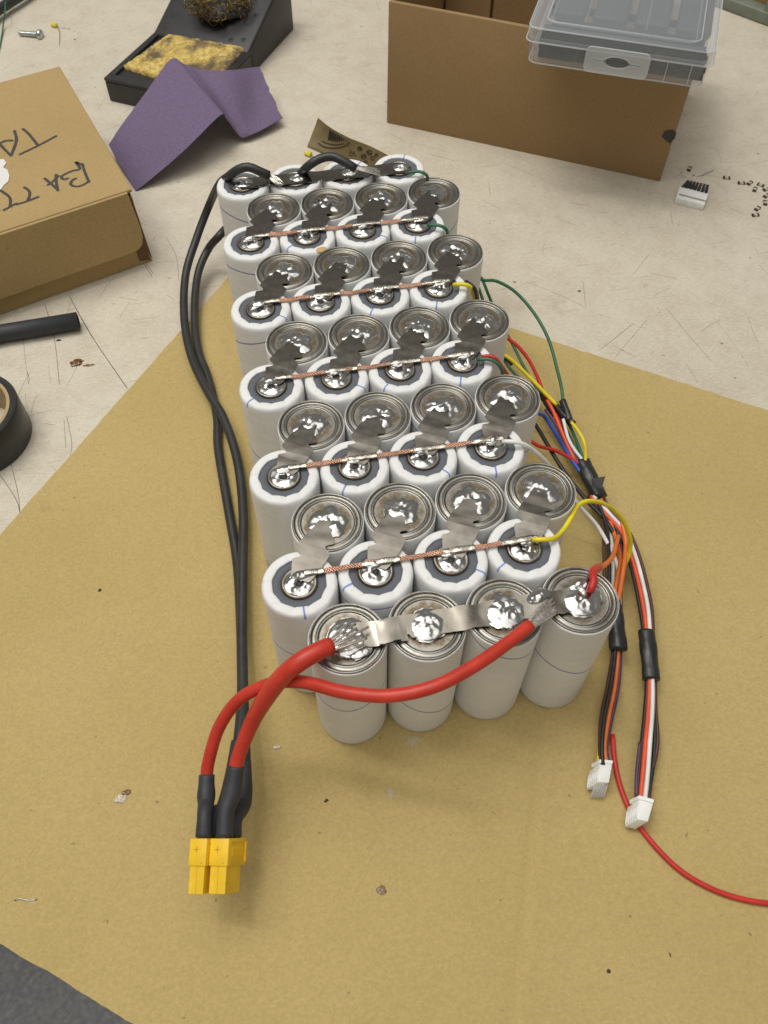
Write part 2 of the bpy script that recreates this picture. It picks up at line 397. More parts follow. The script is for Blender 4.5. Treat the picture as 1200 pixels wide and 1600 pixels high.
def sheet_mesh():
    nu, nv = 110, 330; Lu, Lv = LU, 430.; V, F = [], []
    for i in range(nu + 1):
        for j in range(nv + 1):
            u, v = Lu * i / nu, Lv * j / nv
            eu = (.35 * nz(v, 3, 0, .12) + .2 * nz(v, 9, 0, .5)) if i in (0, nu) else 0; ev = (.35 * nz(u, 7, 1, .12) + .2 * nz(u, 1, 4, .5)) if j in (0, nv) else 0
            p = T + e1 * (u + eu) + e2 * (v + ev)
            # a pressed crease running down the sheet
            vc = 203.6 + .24 * (u - 20) + .8 * nz(u, 0, 2, .03); z = -.12 * abs(nz(u, v, 0, .02)) - .55 * math.exp(-((v - vc) / 1.8) ** 2) + .25 * math.exp(-((v - vc - 4) / 2) ** 2)
            V.append((p[0], p[1], z))
    m = nv + 1
    F = [(i * m + j, (i + 1) * m + j, (i + 1) * m + j + 1, i * m + j + 1) for i in range(nu) for j in range(nv)]
    B = list(range(m)) + [i * m + nv for i in range(1, nu + 1)] + [nu * m + j for j in range(nv - 1, -1, -1)] + [i * m for i in range(nu - 1, 0, -1)]
    k = len(V); V += [(V[b][0], V[b][1], TZ + .03) for b in B]; n = len(B)
    F += [(B[i], B[(i + 1) % n], k + (i + 1) % n, k + i) for i in range(n)] + [tuple(k + i for i in range(n))]
    return V, F
ob_sheet = ob('cardboard_sheet', sheet_mesh(), M['sheet'], angle=40)
tag(ob_sheet, 'large flat sheet of tan kraft cardboard lying under the white battery pack', 'cardboard')

# ------------------------------------------------------------------ battery pack
PX, PY, SH, CR = 26.3, 23.024, 12.915, 13.0
def cpos(row, i): return np.array([i * PX + (SH if row % 2 == 0 else 0), row * PY])     # row 0 is nearest; even rows show bare steel ends
pack = thing('battery_pack', 'pack of forty-eight white wrapped cylindrical cells soldered together, standing on the cardboard sheet', 'battery', (PX * 2, PY * 5.5, 0))
def poly_r(a, n, ph, Rr):
    k = 2 * math.pi / n; t = ((a + ph) % k) - k / 2; return Rr * math.cos(k / 2) / math.cos(t)
def wrap_white(seed):
    rnd = random.Random(seed); n = rnd.choice([12, 13, 14]); ph = rnd.random(); sq = rnd.random() * 6
    def mod(r, z, a):
        if r < 9.9: rr = poly_r(a, n, ph, r) + .35 * nz(math.cos(a) * 2, math.sin(a) * 2, seed)
        else: rr = r
        k = 2 * math.pi / n; t = abs(((a + ph) % k)); t = min(t, k - t)
        cz_ = -.4 * max(0, 1 - t / .09) * (1 if 9 < r < 12.4 and z > 63 else 0)
        return rr + (.12 * nz(a * 2, z * .08, seed) if z < 63 else 0), z + cz_ + (.18 * nz(math.cos(a) * 1.5, math.sin(a) * 1.5, seed + 5) if z > 64 else 0)
    prof = [(11.4, 0), (12.6, .15), (12.95, .8), (13.0, 3), (13.0, 14), (13.02, 28), (13.0, 42), (12.98, 54), (13.0, 62.2), (12.95, 63.4), (12.75, 64.3), (12.4, 64.95), (11.9, 65.22), (11.0, 65.3), (10.0, 65.25), (9.52, 65.2), (9.46, 65.05), (9.45, 64.3)]
    return lathe(prof, 78, mod, cap=False)
def wrap_metal(seed):
    def mod(r, z, a): return r + (.10 * nz(a * 2, z * .08, seed) if z < 62 else 0), z + (.12 * nz(math.cos(a) * 2, math.sin(a) * 2, seed) if z > 64 else 0)
    prof = [(11.4, 0), (12.6, .15), (12.95, .8), (13.0, 3), (13.0, 14), (13.0, 28), (13.0, 42), (12.97, 54), (13.0, 62.5), (13.0, 64.2), (12.9, 64.75), (12.66, 64.85), (12.6, 64.4)]
    return lathe(prof, 64, mod, cap=False)
def insulator():
    V, F = lathe([(9.75, 64.35), (9.7, 64.5), (6.4, 64.5), (6.3, 64.2)], 48, cap=False); return V, F
def terminal():
    return join(lathe([(6.4, 64.3), (6.2, 65.1), (5.8, 65.45), (5.2, 65.4), (4.9, 65.15), (1.7, 65.15), (1.5, 64.2)], 40, cap=True))
CAPP = [(12.62, 64.2), (12.6, 65.1), (12.45, 65.45), (12.2, 65.52), (11.95, 65.4), (11.8, 65.0), (11.65, 64.75), (11.4, 64.68), (10.5, 64.7), (10.3, 64.85), (10.05, 65.0), (9.8, 64.98), (9.6, 64.8), (9.45, 64.58), (9.3, 64.5), (9.1, 64.5), (7.5, 64.5), (4, 64.5), (.3, 64.5)]
def endcap(): return lathe(CAPP, 72, cap=True)
def blob(seed, r0=5.6, h=1.5, hole=False, base=64.6, spread=.2, ecc=1.0):
    rnd = random.Random(seed); nr, na = 22, 64; V = []; 
    dom = [(rnd.uniform(0, 6.28), rnd.uniform(.2, .75) * r0, rnd.uniform(1.2, 2.6), rnd.uniform(.15, .55)) for _ in range(6)]
    pits = [(rnd.uniform(0, 6.28), rnd.uniform(.1, .75) * r0, rnd.uniform(.6, 1.2), rnd.uniform(.15, .45)) for _ in range(5)]
    for i in range(nr + 1):
        t = i / nr
        for j in range(na):
            a = 2 * math.pi * j / na
            R_ = r0 * (1 + spread * nz(math.cos(a) * 1.3, math.sin(a) * 1.3, seed) + spread * .45 * nz(math.cos(a) * 4, math.sin(a) * 4, seed + 9))
            r = R_ * t; x, y = r * math.cos(a) * ecc, r * math.sin(a)
            z = h * (1 - t ** 3.2) ** .8 * .6
            for (da, dr, dw, dh) in dom:
                z += dh * math.exp(-((x - dr * math.cos(da)) ** 2 + (y - dr * math.sin(da)) ** 2) / dw ** 2 * 1.4) * (1 - t ** 4)
            for (da, dr, dw, dh) in pits:
                z -= dh * math.exp(-((x - dr * math.cos(da)) ** 2 + (y - dr * math.sin(da)) ** 2) / dw ** 2 * 2) * (1 - t ** 4)
            z += (.30 * nz(x, y, seed, .45) + .05 * nz(x, y, seed + 3, 1.6)) * (1 - t ** 6)
            if hole: z -= 1.6 * math.exp(-(x * x + y * y) / 1.3)
            V.append((x, y, base + max(z, -.15) if t < 1 else base - .5))
    F = [(i * na + j, i * na + (j + 1) % na, (i + 1) * na + (j + 1) % na, (i + 1) * na + j) for i in range(nr) for j in range(na)]
    F = [f for f in F if f[0] >= na] + [(0, na + j, na + (j + 1) % na) for j in range(na)]
    return V, F
ME = {}
ME['ww'] = [mkmesh('white_cell_wrap', *wrap_white(s), M['wrap']) for s in range(6)]
ME['wm'] = [mkmesh('steel_end_cell_wrap', *wrap_metal(s), M['wrap']) for s in range(3)]
ME['cap'] = mkmesh('end_cap', *endcap(), M['cap']); ME['ins'] = mkmesh('insulator_ring', *insulator(), M['fish']); ME['ter'] = mkmesh('terminal', *terminal(), M['cap'])
ME['hole'] = mkmesh('terminal_hole', *move(lathe([(1.25, 0), (1.2, .25), (.1, .26)], 20), (0, 0, 65.0)), M['hole'])
ME['bm'] = [mkmesh('solder_blob', *blob(s + 20, 6.9, 2.0, base=64.35, spread=.34), M['solder']) for s in range(8)]
ME['bw'] = [mkmesh('solder_blob', *blob(s + 50, 5.2, .75, True, base=65.1, spread=.16), M['solder']) for s in range(8)]
flux_ring = []
for s in range(5):
    rnd = random.Random(s + 80)
    def fr_(s=s):
        V, F = [], []; n = 60
        for i in range(n):
            a = 2 * math.pi * i / n; ri = 5.0; ro = 6.5 + 1.3 * nz(math.cos(a), math.sin(a), s * 3.3)
            V += [(ri * math.cos(a), ri * math.sin(a), 64.62), (ro * math.cos(a), ro * math.sin(a), 64.5)]
        F = [(2 * i, 2 * i + 1, (2 * i + 3) % (2 * n), (2 * i + 2) % (2 * n)) for i in range(n)]; return V, F
    flux_ring.append(mkmesh('flux_residue', *fr_(), M['flux']))
cells = {}
rnd = random.Random(4)
for row in range(12):
    for i in range(4):
        x, y = cpos(row, i) + np.array([rnd.uniform(-.12, .12), rnd.uniform(-.12, .12)])
        dz = rnd.uniform(-.15, .15)
        metal = row % 2 == 0
        me = rnd.choice(ME['wm'] if metal else ME['ww'])
        ca = link('battery_cell', me, pack, (x, y, dz + .02))
        mark = 0.0
        if not metal: mark = rnd.choice([.55, .62, .66, .70, .74, .78, .85, .92, .97, .06, .12, 0])
        ca.color = (rnd.uniform(.15, .85), rnd.random(), mark, 1)
        if row == 0: ca.color = ((.62, .30, .86, .50)[i], (.1, .73, .75, .72)[i], 0, 1)
        if row in (1,) : ca.color = (ca.color[0], ca.color[1], (.80, .57, .97, .60)[i], 1)
        O = (x, y, dz + .02)
        if metal:
            link('end_cap', ME['cap'], ca, O, rnd.uniform(0, 6.28)); 
            link('solder_blob', rnd.choice(ME['bm']), ca, (x, y, O[2] + (.3 if row else .35)), rnd.uniform(0, 6.28))
        else:
            link('insulator_ring', ME['ins'], ca, O); link('terminal', ME['ter'], ca, O)
            link('solder_blob', rnd.choice(ME['bw']), ca, (x, y - .4, O[2] + .15), rnd.uniform(0, 6.28))
            if row < 11 and rnd.random() < .8: link('terminal_hole', ME['hole'], ca, (x, y - .4, O[2] + .3))
        cells[row, i] = (x, y, dz)

def strip(L, left, right, zf, th=.22, nv=6, du=.5, slit=None, wob=0, seed=0):
    """thin sheet metal along u with outline given by two u->v tables"""
    us = np.arange(0, L + 1e-6, du); lu, lv = zip(*left); ru, rv = zip(*right); V, F = [], []
    n = len(us); m = nv + 1
    for u in us:
        a, b = np.interp(u, lu, lv), np.interp(u, ru, rv)
        for j in range(m):
            v = a + (b - a) * j / nv; V.append((u, v, zf(u, v) + wob * nz(u, v, seed, .25)))
    k = len(V); V += [(p[0], p[1], p[2] - th) for p in V]
    for i in range(n - 1):
        for j in range(nv):
            q = (i * m + j, (i + 1) * m + j, (i + 1) * m + j + 1, i * m + j + 1)
            F += [q, tuple(k + t for t in reversed(q))]
        for j in (0, nv): F.append((i * m + j, (i + 1) * m + j, k + (i + 1) * m + j, k + i * m + j))
    for i in (0, n - 1): F += [(i * m + j, i * m + j + 1, k + i * m + j + 1, k + i * m + j) for j in range(nv)]
    return V, F
def place(vf, o, d):
    d = np.array(d, float); d /= np.linalg.norm(d); s = np.array([-d[1], d[0]])
    return [(o[0] + d[0] * v[0] + s[0] * v[1], o[1] + d[1] * v[0] + s[1] * v[1], v[2]) for v in vf[0]], vf[1]
def notch(u, c, r, amp): return amp * math.sqrt(max(0, 1 - ((u - c) / r) ** 2))
def bite(u, c, r, amp): return amp * (.5 + .5 * math.cos(math.pi * min(1, abs(u - c) / r))) ** .8
def tab_vf(seed, base=0):
    r_ = random.Random(seed); j = lambda s: r_.uniform(-s, s)
    L = 25.6; us = np.arange(0, L + .01, .3)
    bl = [(0, 2.6), (2.5, 3.0), (5, 3.4), (7, 5.6), (11, 6.2), (15, 5.9), (19, 5.2), (22, 4.6), (25, 3.6), (27.5, 1.4)]
    br = [(0, -2.6), (2.5, -3.3), (5, -3.8), (7, -4.9), (11, -5.7), (15, -6.2), (19, -5.6), (22, -4.5), (25, -3.5), (27.5, -1.4)]
    cl, cr = 10.0 + j(.6), 16.0 + j(.6)
    k1, k2 = zip(*bl); q1, q2 = zip(*br)
    left = [(u, np.interp(u, k1, k2) + .12 * nz(u, 0, seed, .7) - bite(u, cl, 2.3, 2.8)) for u in us]
    right = [(u, np.interp(u, q1, q2) + .12 * nz(u, 5, seed, .7) + bite(u, cr, 2.3, 2.8)) for u in us]
    tw = j(.02); hump = r_.uniform(.1, .6)
    def zf(u, v):
        z = np.interp(u, [0, 4, 8, 12, 16, 19, 23, 27.5], [65.95, 66.05, 66.15, 66.2 + hump * .4, 66.2 + hump * .3, 66.15, 66.1, 66.0]); return z + tw * v
    return strip(L, left, right, zf, .2, 6, .25, wob=.07, seed=seed)
TABS = [tab_vf(s) for s in range(7)]
for row in range(2, 12, 2):
    for i in range(4):
        a = cells[row, i]; b = cells[row - 1, i]; d = (b[0] - a[0], b[1] - a[1])
        ob('nickel_tab', place(random.choice(TABS), (a[0], a[1]), d), M['nickel'], pack, angle=50)
        # solder over the tab end on the white ring side
# solder patches that sit on the tabs where the braid crosses
def lump(c, rx, ry, h, seed, ang=0, base=66.1):
    V, F = blob(seed, 1.0, .0, False, 0, .25)
    out = []; ca, sa = math.cos(ang), math.sin(ang)
    for v in V:
        t = min(1, math.hypot(v[0], v[1])); x, y = v[0] * rx, v[1] * ry
        z = base + h * (1 - t * t) * (.85 + .5 * nz(x, y, seed, .5)) + .05 * nz(x, y, seed, 1.6) - (.25 if t > .97 else 0)
        out.append((c[0] + x * ca - y * sa, c[1] + x * sa + y * ca, z))
    return out, F
for row in range(1, 11, 2):
    a = np.array(cells[row, 0]); b = np.array(cells[row, 3])
    p0 = np.array([a[0] + 3.0, a[1] + 2.6]); p1 = np.array([b[0] + 5.0, b[1] + 2.4]); L = np.linalg.norm(p1 - p0); d = (p1 - p0) / L
    hw = .85
    V, F = strip(L, [(0, hw), (L, hw)], [(0, -hw), (L, -hw)], lambda u, v: 66.85 - .35 * abs(math.sin(math.pi * (u + 3) / PX)), .4, 3, .5, wob=.5, seed=row)
    br = ob('copper_braid', place((V, F), p0, d), M['copper'], pack, angle=50)
    for i in range(4):                                                    # stretches soaked with solder
        c = cells[row, i]; u0 = (c[0] - p0[0]) * 1.0 - 4.5; u1 = u0 + 13.5; u0 = max(u0, -1.0); u1 = min(u1, L + .6)
        if i == 3: u0 -= 3
        LL = u1 - u0; us = np.arange(0, LL, .3)
        lf = [(u, 1.05 + .3 * nz(u, row, i, .6)) for u in us]; rt = [(u, -1.05 - .3 * nz(u, row + 5, i, .6)) for u in us]
        sf = place(strip(LL, lf, rt, lambda u, v, u0=u0: 67.15 - .35 * abs(math.sin(math.pi * (u + u0 + 3) / PX)) - .15 * v * v, .6, 5, .3, wob=.35, seed=row + i), p0 + d * u0, d)
        ob('solder_coat', sf, M['tin'], br)
    for i in range(4):
        c = cells[row, i]
        ob('solder_joint', lump((c[0] + (rnd.uniform(-.5, .8) if i < 3 else 2.0), c[1] + 2.3), 3.3 if i < 3 else 4.2, 1.9, 1.0, 200 + row * 4 + i, .1), M['solder'], pack)

# bus strips on the first and last rows
def bus(row, i0, i1, ua, ub, wd, yo, z, seed, step=None):
    a = np.array(cells[row, i0][:2]); b = np.array(cells[row, i1][:2]); d = (b - a) / np.linalg.norm(b - a); L = np.linalg.norm(b - a) + ub - ua
    us = np.arange(0, L + .01, .25)
    nn = step or []
    def tear(u, q): return .7 * nz(u, q, seed, .16) + .35 * round(2 * nz(u, q + 3, seed, .3)) * .5
    left = [(u, wd / 2 + yo + tear(u, 1)) for u in us]; right = [(u, -wd / 2 + yo + tear(u, 8) + sum(notch(u, q, 1.4, 1.8) for q in nn)) for u in us]
    zf = lambda u, v: z + .5 * math.exp(-((u + ua - 13) / 4.0) ** 2) + .02 * v
    return ob('bus_strip', place(strip(L, left, right, zf, .22, 6, .4, wob=.12, seed=seed), a + d * ua, d), M['nickel'], pack, angle=50)
bus(0, 0, 1, 2, -7, 9.0, -.6, 66.3, 1, ); bus(0, 1, 2, -9, -6, 8.8, -.2, 66.05, 2, [1.5]); bus(0, 2, 3, -7, 3, 9.0, 0, 65.95, 3, [1.8])
bus(0, 0, 1, 9.5, -9, 7.6, -1.2, 67.4, 8)
bus(11, 0, 3, -1, 3, 8.5, -1.2, 66.1, 4, [13, 39, 65])
bus(11, 0, 1, 6, -8, 7, -1.0, 66.6, 6)
for i, (r1, r2, dx, dy) in enumerate([(7.2, 6.6, .6, .0), (6.4, 5.8, 0, -.3), (7.0, 6.4, .3, -.2), (6.6, 6.0, 0, -.6)]):
    c = cells[0, i]; ob('solder_blob', lump((c[0] + dx, c[1] + dy), r1, r2, 1.15, 300 + i, .3, 65.7), M['solder'], pack)
for i in range(4):
    c = cells[11, i]; ob('solder_blob', lump((c[0] + 1, c[1] - .5), 4.6, 3.6, 1.1, 320 + i, .1, 65.9), M['solder'], pack)
c = cells[0, 2]; ob('solder_joint', lump((c[0] + 12.5, c[1] + 3.0), 4.6, 2.6, 1.6, 340, .3, 66.3), M['solder'], pack)
c = cells[0, 3]; ob('solder_joint', lump((c[0] + 1.5, c[1] + 5.0), 4.4, 2.2, 1.0, 342, .2, 66.0), M['solder'], pack)
c = cells[0, 0]; ob('solder_joint', lump((c[0] + 3.5, c[1] - 6.0), 4.2, 1.8, .6, 341, .3, 65.6), M['solder'], pack)
ob('flux_residue', lump(at(502, 390, 65)[:2], 2.6, 1.7, .25, 401, .3, 65.2), mat('dried_amber_flux', (.55, .38, .18), .5), pack)

# ------------------------------------------------------------------ power leads: red and black silicone cables on yellow plugs
def strands(parent, p, q, n, spread, r=.28, seed=0, m=None):
    rr = random.Random(seed); p, q = np.array(p, float), np.array(q, float); d = q - p; s = np.cross(d, [0, 0, 1.]); s /= np.linalg.norm(s); V, F = [], []
    for k in range(n):
        t = (k / (n - 1) - .5) if n > 1 else 0; o1 = s * t * 3.0 + np.array([0, 0, rr.uniform(-.7, .9)]); o2 = s * t * spread + np.array([0, 0, rr.uniform(-.2, .5)])
        V, F = join((V, F), tube([p + o1 * .8, (p + q) / 2 + (o1 + o2) * .55 + [0, 0, rr.uniform(0, .5)], q + o2 + d * rr.uniform(-.2, .1)], r, 6, step=1))
    return ob('bare_strands', (V, F), m or M['strand'], parent)
cr = 2.15
def shrinkf(t): return 1.0 + .10 * math.exp(-((t - .28) / .12) ** 2) + .06 * math.sin(t * 9) * .4 - .10 * (1 if t > .45 else 0) * 0
k3z = np.array([0, 0, 1.])
def plug(root, px0, px1, py0, ztop, dep, name='plug_housing'):
    """yellow two-pole plug: wide rear collar and narrower nose; top face spans px0..px1"""
    p0 = at(px0, py0, ztop); p1 = at(px1, py0, ztop); u = p1 - p0; wd = np.linalg.norm(u); u /= wd
    v = at((px0 + px1) / 2 - 2, py0 + 80, ztop) - at((px0 + px1) / 2, py0, ztop); v /= np.linalg.norm(v); v -= u * (u @ v); v /= np.linalg.norm(v); v = v * math.cos(R(14)) - k3z * math.sin(R(14)); v -= u * (u @ v); v /= np.linalg.norm(v)
    wn = np.cross(u, v); wn *= -1 if wn[2] > 0 else 1                     # pointing down
    ro = R(17); u2 = u * math.cos(ro) - wn * math.sin(ro) * -1 * -1; u2 = u * math.cos(ro) + (-wn) * math.sin(ro); w2 = wn * math.cos(ro) + u * math.sin(ro)
    body = bevel(frame_box(p0, u2, v, w2, wd, 8.2, dep), .35)
    hb = ob(name, body, M['yellow_plastic'], root, smooth=True, angle=35)
    i = .55
    # nose with a chamfered lower side and a central mould groove
    prof = [(i, i), (wd / 2 - .12, i), (wd / 2 - .12, i + .2), (wd / 2 + .12, i + .2), (wd / 2 + .12, i), (wd - i, i), (wd - i, dep * .62), (wd - i - .25, dep * .64), (wd - i - .25, dep - 2.2), (wd - 2.2, dep - .7), (2.2, dep - .7), (i, dep - 2.2)]
    V = [p0 + u2 * a + w2 * b + v * 8.0 for a, b in prof] + [p0 + u2 * a + w2 * b + v * 16.2 for a, b in prof]; n = len(prof)
    F = [tuple(range(n - 1, -1, -1)), tuple(range(n, 2 * n))] + [(k, (k + 1) % n, n + (k + 1) % n, n + k) for k in range(n)]
    ob('plug_nose', (V, F), M['yellow_plastic'], root, smooth=False)
    def P(a, b, e=-.03): return p0 + u2 * a + v * b + w2 * e
    k = wd * .42
    mk = join(frame_box(P(k - 1.0, 3.2), u2, v, w2, 2.0, .22, .05), frame_box(P(k - .12, 2.3), u2, v, w2, .24, 2.0, .045), frame_box(P(wd * .72, 7), u2, v, w2, .35, .4, .05))
    ob('polarity_mark', mk, M['emboss'], hb, smooth=False)
    # moulded grip lines and frame on the broad side
    q = p0 + u2 * (wd + .02)
    gl = []
    for b in (1.0, 6.9): gl.append(frame_box(q + v * b + w2 * 1.2, u2, v, w2, .22, .3, dep - 2.4))
    for kx in range(9): gl.append(frame_box(q + v * 2.6 + w2 * (2.6 + kx * (dep - 5) / 9), u2, v, w2, .16, 2.8, .32))
    gl.append(frame_box(q + v * 1.0 + w2 * (dep - 1.5), u2, v, w2, .4, 6.2, .8))
    ob('moulded_rib', join(*gl), M['yellow_plastic'], hb, smooth=False)
    pr_ = p0 + u2 * (wd * .5) + w2 * (dep * .24); pb = p0 + u2 * (wd * .5) + w2 * (dep * .76)
    for c_ in (pr_, pb): ob('solder_cup', tube([c_ - v * 1.2, c_ + v * .4], 2.2, 16, False), M['brass'], root)
    return pr_, pb, v
ZT = 30.
LAB = '{} yellow plug with a red and a black cable'
leadA = thing('power_lead', LAB.format('left') + ', soldered to the third front cell', 'cable', at(312, 1350, 14), 'power leads')
leadB = thing('power_lead', LAB.format('right') + ', soldered to the nearest cell', 'cable', at(350, 1350, 14), 'power leads')
a_r, a_b, vA = plug(leadA, 297, 327, 1310, ZT, 13.2)
b_r, b_b, vB = plug(leadB, 328.5, 361, 1310, ZT, 13.2)
# A: red loop to cell 3
pA = [a_r - vA * 2, a_r - vA * 7, at(322, 1250, ZT - 3), at(323, 1211, ZT - 1.5), at(327, 1185, 32), at(343, 1135, 40), at(375, 1092, 49), at(425, 1068, 58), at(475, 1066, 64), at(540, 1082, 68.5), at(610, 1087, 71), at(680, 1072, 73), at(745, 1038, 72.5), at(795, 1003, 71), at(828, 977, 70)]
o = ob('red_cable', tube(pA[1:], cr, 16), M['red'], leadA)
strands(o, at(826, 978, 70.6), at(870, 942, 68.9), 9, 5, .42, 1)
ob('heat_shrink', tube([a_r - vA * .3, a_r - vA * 7, at(322, 1250, ZT - 3), at(323, 1211, ZT - 1.5)], 2.8, 18, rfun=lambda t: .93 + .14 * math.exp(-((t - .72) / .16) ** 2) + .02 * math.sin(20 * t), step=1), M['shrink'], leadA)
pB = [b_r - vB * 8, at(362, 1238, ZT + 1), at(369, 1197, 34.2), at(376, 1172, 38), at(398, 1120, 48), at(430, 1070, 62), at(463, 1038, 70), at(500, 1016, 71), at(516, 1010, 70)]
o = ob('red_cable', tube(pB, cr * 1.12, 16, rfun=lambda t: 1 + .26 * min(1, max(0, (t - .3) / .3)) * (1 - .15 * max(0, (t - .9) / .1))), M['red'], leadB)
strands(o, at(512, 1012, 71.5), at(568, 980, 69.2), 6, 7.5, .45, 2)
ob('heat_shrink', tube([b_r - vB * .3, b_r - vB * 8, at(362, 1238, ZT + 1), at(369, 1197, 34.2)], 3.0, 18, rfun=lambda t: .95 + .12 * math.exp(-((t - .62) / .16) ** 2), step=1), M['shrink'], leadB)
# black cables
kA = [a_b - vA * 6, at(350, 1262, 17), at(363, 1215, 17), at(373, 1160, 16), at(379, 1080, 12), at(377, 980, 6), at(371, 880, 2.4), at(356, 790, 2.4), at(341, 700, 2.4), at(339, 650, 2.4), at(325, 590, 3.5), at(309, 545, 4), at(304, 490, 5), at(309, 430, 8), at(325, 390, 14), at(345, 366, 24), at(378, 330, 20), at(410, 300, 30), at(445, 290, 46), at(464, 276, 60), at(481, 260, 71), at(500, 248, 74), at(520, 245, 75), at(540, 254, 73.5), at(556, 264, 71)]
o = ob('black_cable', tube(kA, cr, 16), M['black'], leadA)
strands(o, at(554, 261, 71.8), at(592, 270, 68), 9, 5.5, .4, 3)
ob('heat_shrink', tube([a_b - vA * .3, a_b - vA * 7, at(350, 1262, 17), at(363, 1215, 17), at(373, 1160, 16)], 2.8, 18, step=1), M['shrink'], leadA)
kB = [b_b - vB * 6, at(379, 1258, 19), at(383, 1230, 18.5), at(382, 1170, 17), at(380, 1100, 13), at(378, 1000, 9), at(379, 900, 7), at(380, 800, 6), at(371, 720, 6.5), at(350, 655, 7), at(325, 612, 6.6), at(300, 560, 6), at(288, 500, 7), at(290, 430, 11), at(308, 370, 20), at(328, 318, 34), at(343, 288, 56), at(358, 275, 68), at(372, 265, 72.5), at(388, 261, 74), at(404, 267, 72.5), at(420, 274, 70)]
o = ob('black_cable', tube(kB, cr, 16), M['black'], leadB)
strands(o, at(418, 272, 70), at(440, 288, 67.5), 8, 4, .35, 4)
ob('heat_shrink', tube([b_b - vB * .3, b_b - vB * 6, at(379, 1258, 19), at(383, 1230, 18.5), at(382, 1190, 17.5)], 2.6, 18, rfun=lambda t: 1.0 + .14 * math.exp(-((t - .45) / .2) ** 2) - .08 * t, step=1), M['shrink'], leadB)

# ------------------------------------------------------------------ balance harness
har = thing('balance_harness', 'taped bundle of thin coloured wires beside the cells, ending in two small white plugs', 'wiring', at(935, 760, 0))
wr = .78
def wire(c, pts, parent=har, r=wr, name='wire'): return ob(name, tube(path(*pts), r, 8, step=1.5), W[c], parent)
wire('green', [(638, 270, 67.5), (655, 268, 68), (667, 274, 67), (670, 290, 60), (690, 330, 42), (715, 375, 36), (738, 420, 40), (753, 437, 44), (775, 439, 44), (805, 456, 40), (835, 490, 35), (857, 530, 30), (870, 575, 24), (878, 610, 19), (880, 640, 16)])
wire('green', [(668, 352, 67.5), (685, 352, 68.5), (697, 358, 67), (702, 372, 58), (716, 400, 40), (745, 430, 36), (753, 436, 40), (765, 465, 34), (780, 500, 24), (802, 540, 18), (818, 572, 15), (835, 600, 13), (860, 630, 11), (890, 665, 10), (918, 735, 9)])
wire('green', [(748, 450, 42), (756, 475, 38), (766, 520, 20), (790, 566, 12), (812, 592, 10), (845, 622, 10), (880, 665, 10), (915, 730, 9)])
wire('yellow', [(708, 445, 67.5), (723, 444, 68.5), (736, 449, 67), (741, 465, 55), (755, 510, 40), (780, 548, 30), (800, 563, 27), (830, 592, 22), (855, 618, 18), (870, 633, 16)], r=.9)
wire('black', [(728, 440, 66), (742, 452, 66), (748, 475, 50), (760, 520, 25), (800, 570, 12)], r=.9)
wire('green', [(745, 562, 67.3), (762, 561, 68), (775, 566, 67.5), (784, 577, 64), (788, 592, 55), (805, 620, 25), (850, 650, 11)])
wire('red', [(752, 558, 67.8), (766, 556, 68.8), (776, 562, 68), (786, 575, 58), (796, 590, 40)])
wire('red', [(770, 500, 40), (793, 528, 32), (808, 540, 29), (826, 562, 25), (840, 590, 20), (850, 615, 16), (866, 640, 13), (885, 690, 11), (905, 730, 10)], r=.85)
wire('white', [(785, 690, 67.5), (800, 690, 68.5), (822, 696, 66), (850, 718, 55), (880, 755, 36), (905, 790, 24), (932, 820, 16), (950, 850, 13), (962, 875, 12), (968, 905, 11), (968, 945, 10)], r=.85)
wire('blue', [(840, 645, 30), (852, 652, 24), (868, 677, 19), (882, 700, 14), (900, 728, 11), (925, 760, 9)], r=.9)
wire('orangered', [(855, 625, 16), (867, 648, 15), (880, 680, 13), (896, 715, 11), (920, 760, 9)], r=.9)
wire('purple', [(852, 640, 14), (868, 662, 13), (888, 700, 11), (905, 730, 10)])
wire('red', [(820, 680, 20), (840, 696, 18), (868, 704, 15), (895, 718, 12), (920, 735, 10)], r=.85)
wire('black', [(830, 655, 20), (842, 672, 17), (862, 706, 13), (885, 742, 11), (915, 780, 10), (945, 812, 10), (968, 850, 10), (975, 880, 9)], r=.95)
wire('white', [(880, 655, 16), (888, 685, 14), (900, 706, 12), (918, 728, 10)])
wire('black', [(870, 640, 12), (884, 672, 12), (896, 706, 11), (915, 742, 10)], r=1.1)
wire('yellow', [(893, 660, 17), (904, 674, 18), (913, 692, 17), (915, 715, 13), (910, 735, 10)])
wire('yellow', [(832, 843, 67.5), (850, 843, 68.5), (866, 841, 67), (880, 828, 64), (893, 808, 62), (903, 790, 60), (920, 783, 57), (945, 788, 50), (970, 808, 38), (984, 838, 28), (984, 862, 20), (975, 885, 13)], r=.9)
wire('red', [(921, 925, 68), (928, 908, 69), (926, 894, 68), (936, 886, 60)], r=1.35)
wire('orange', [(930, 893, 56), (945, 883, 40), (957, 870, 28), (963, 850, 18), (966, 838, 12)], r=1.0)
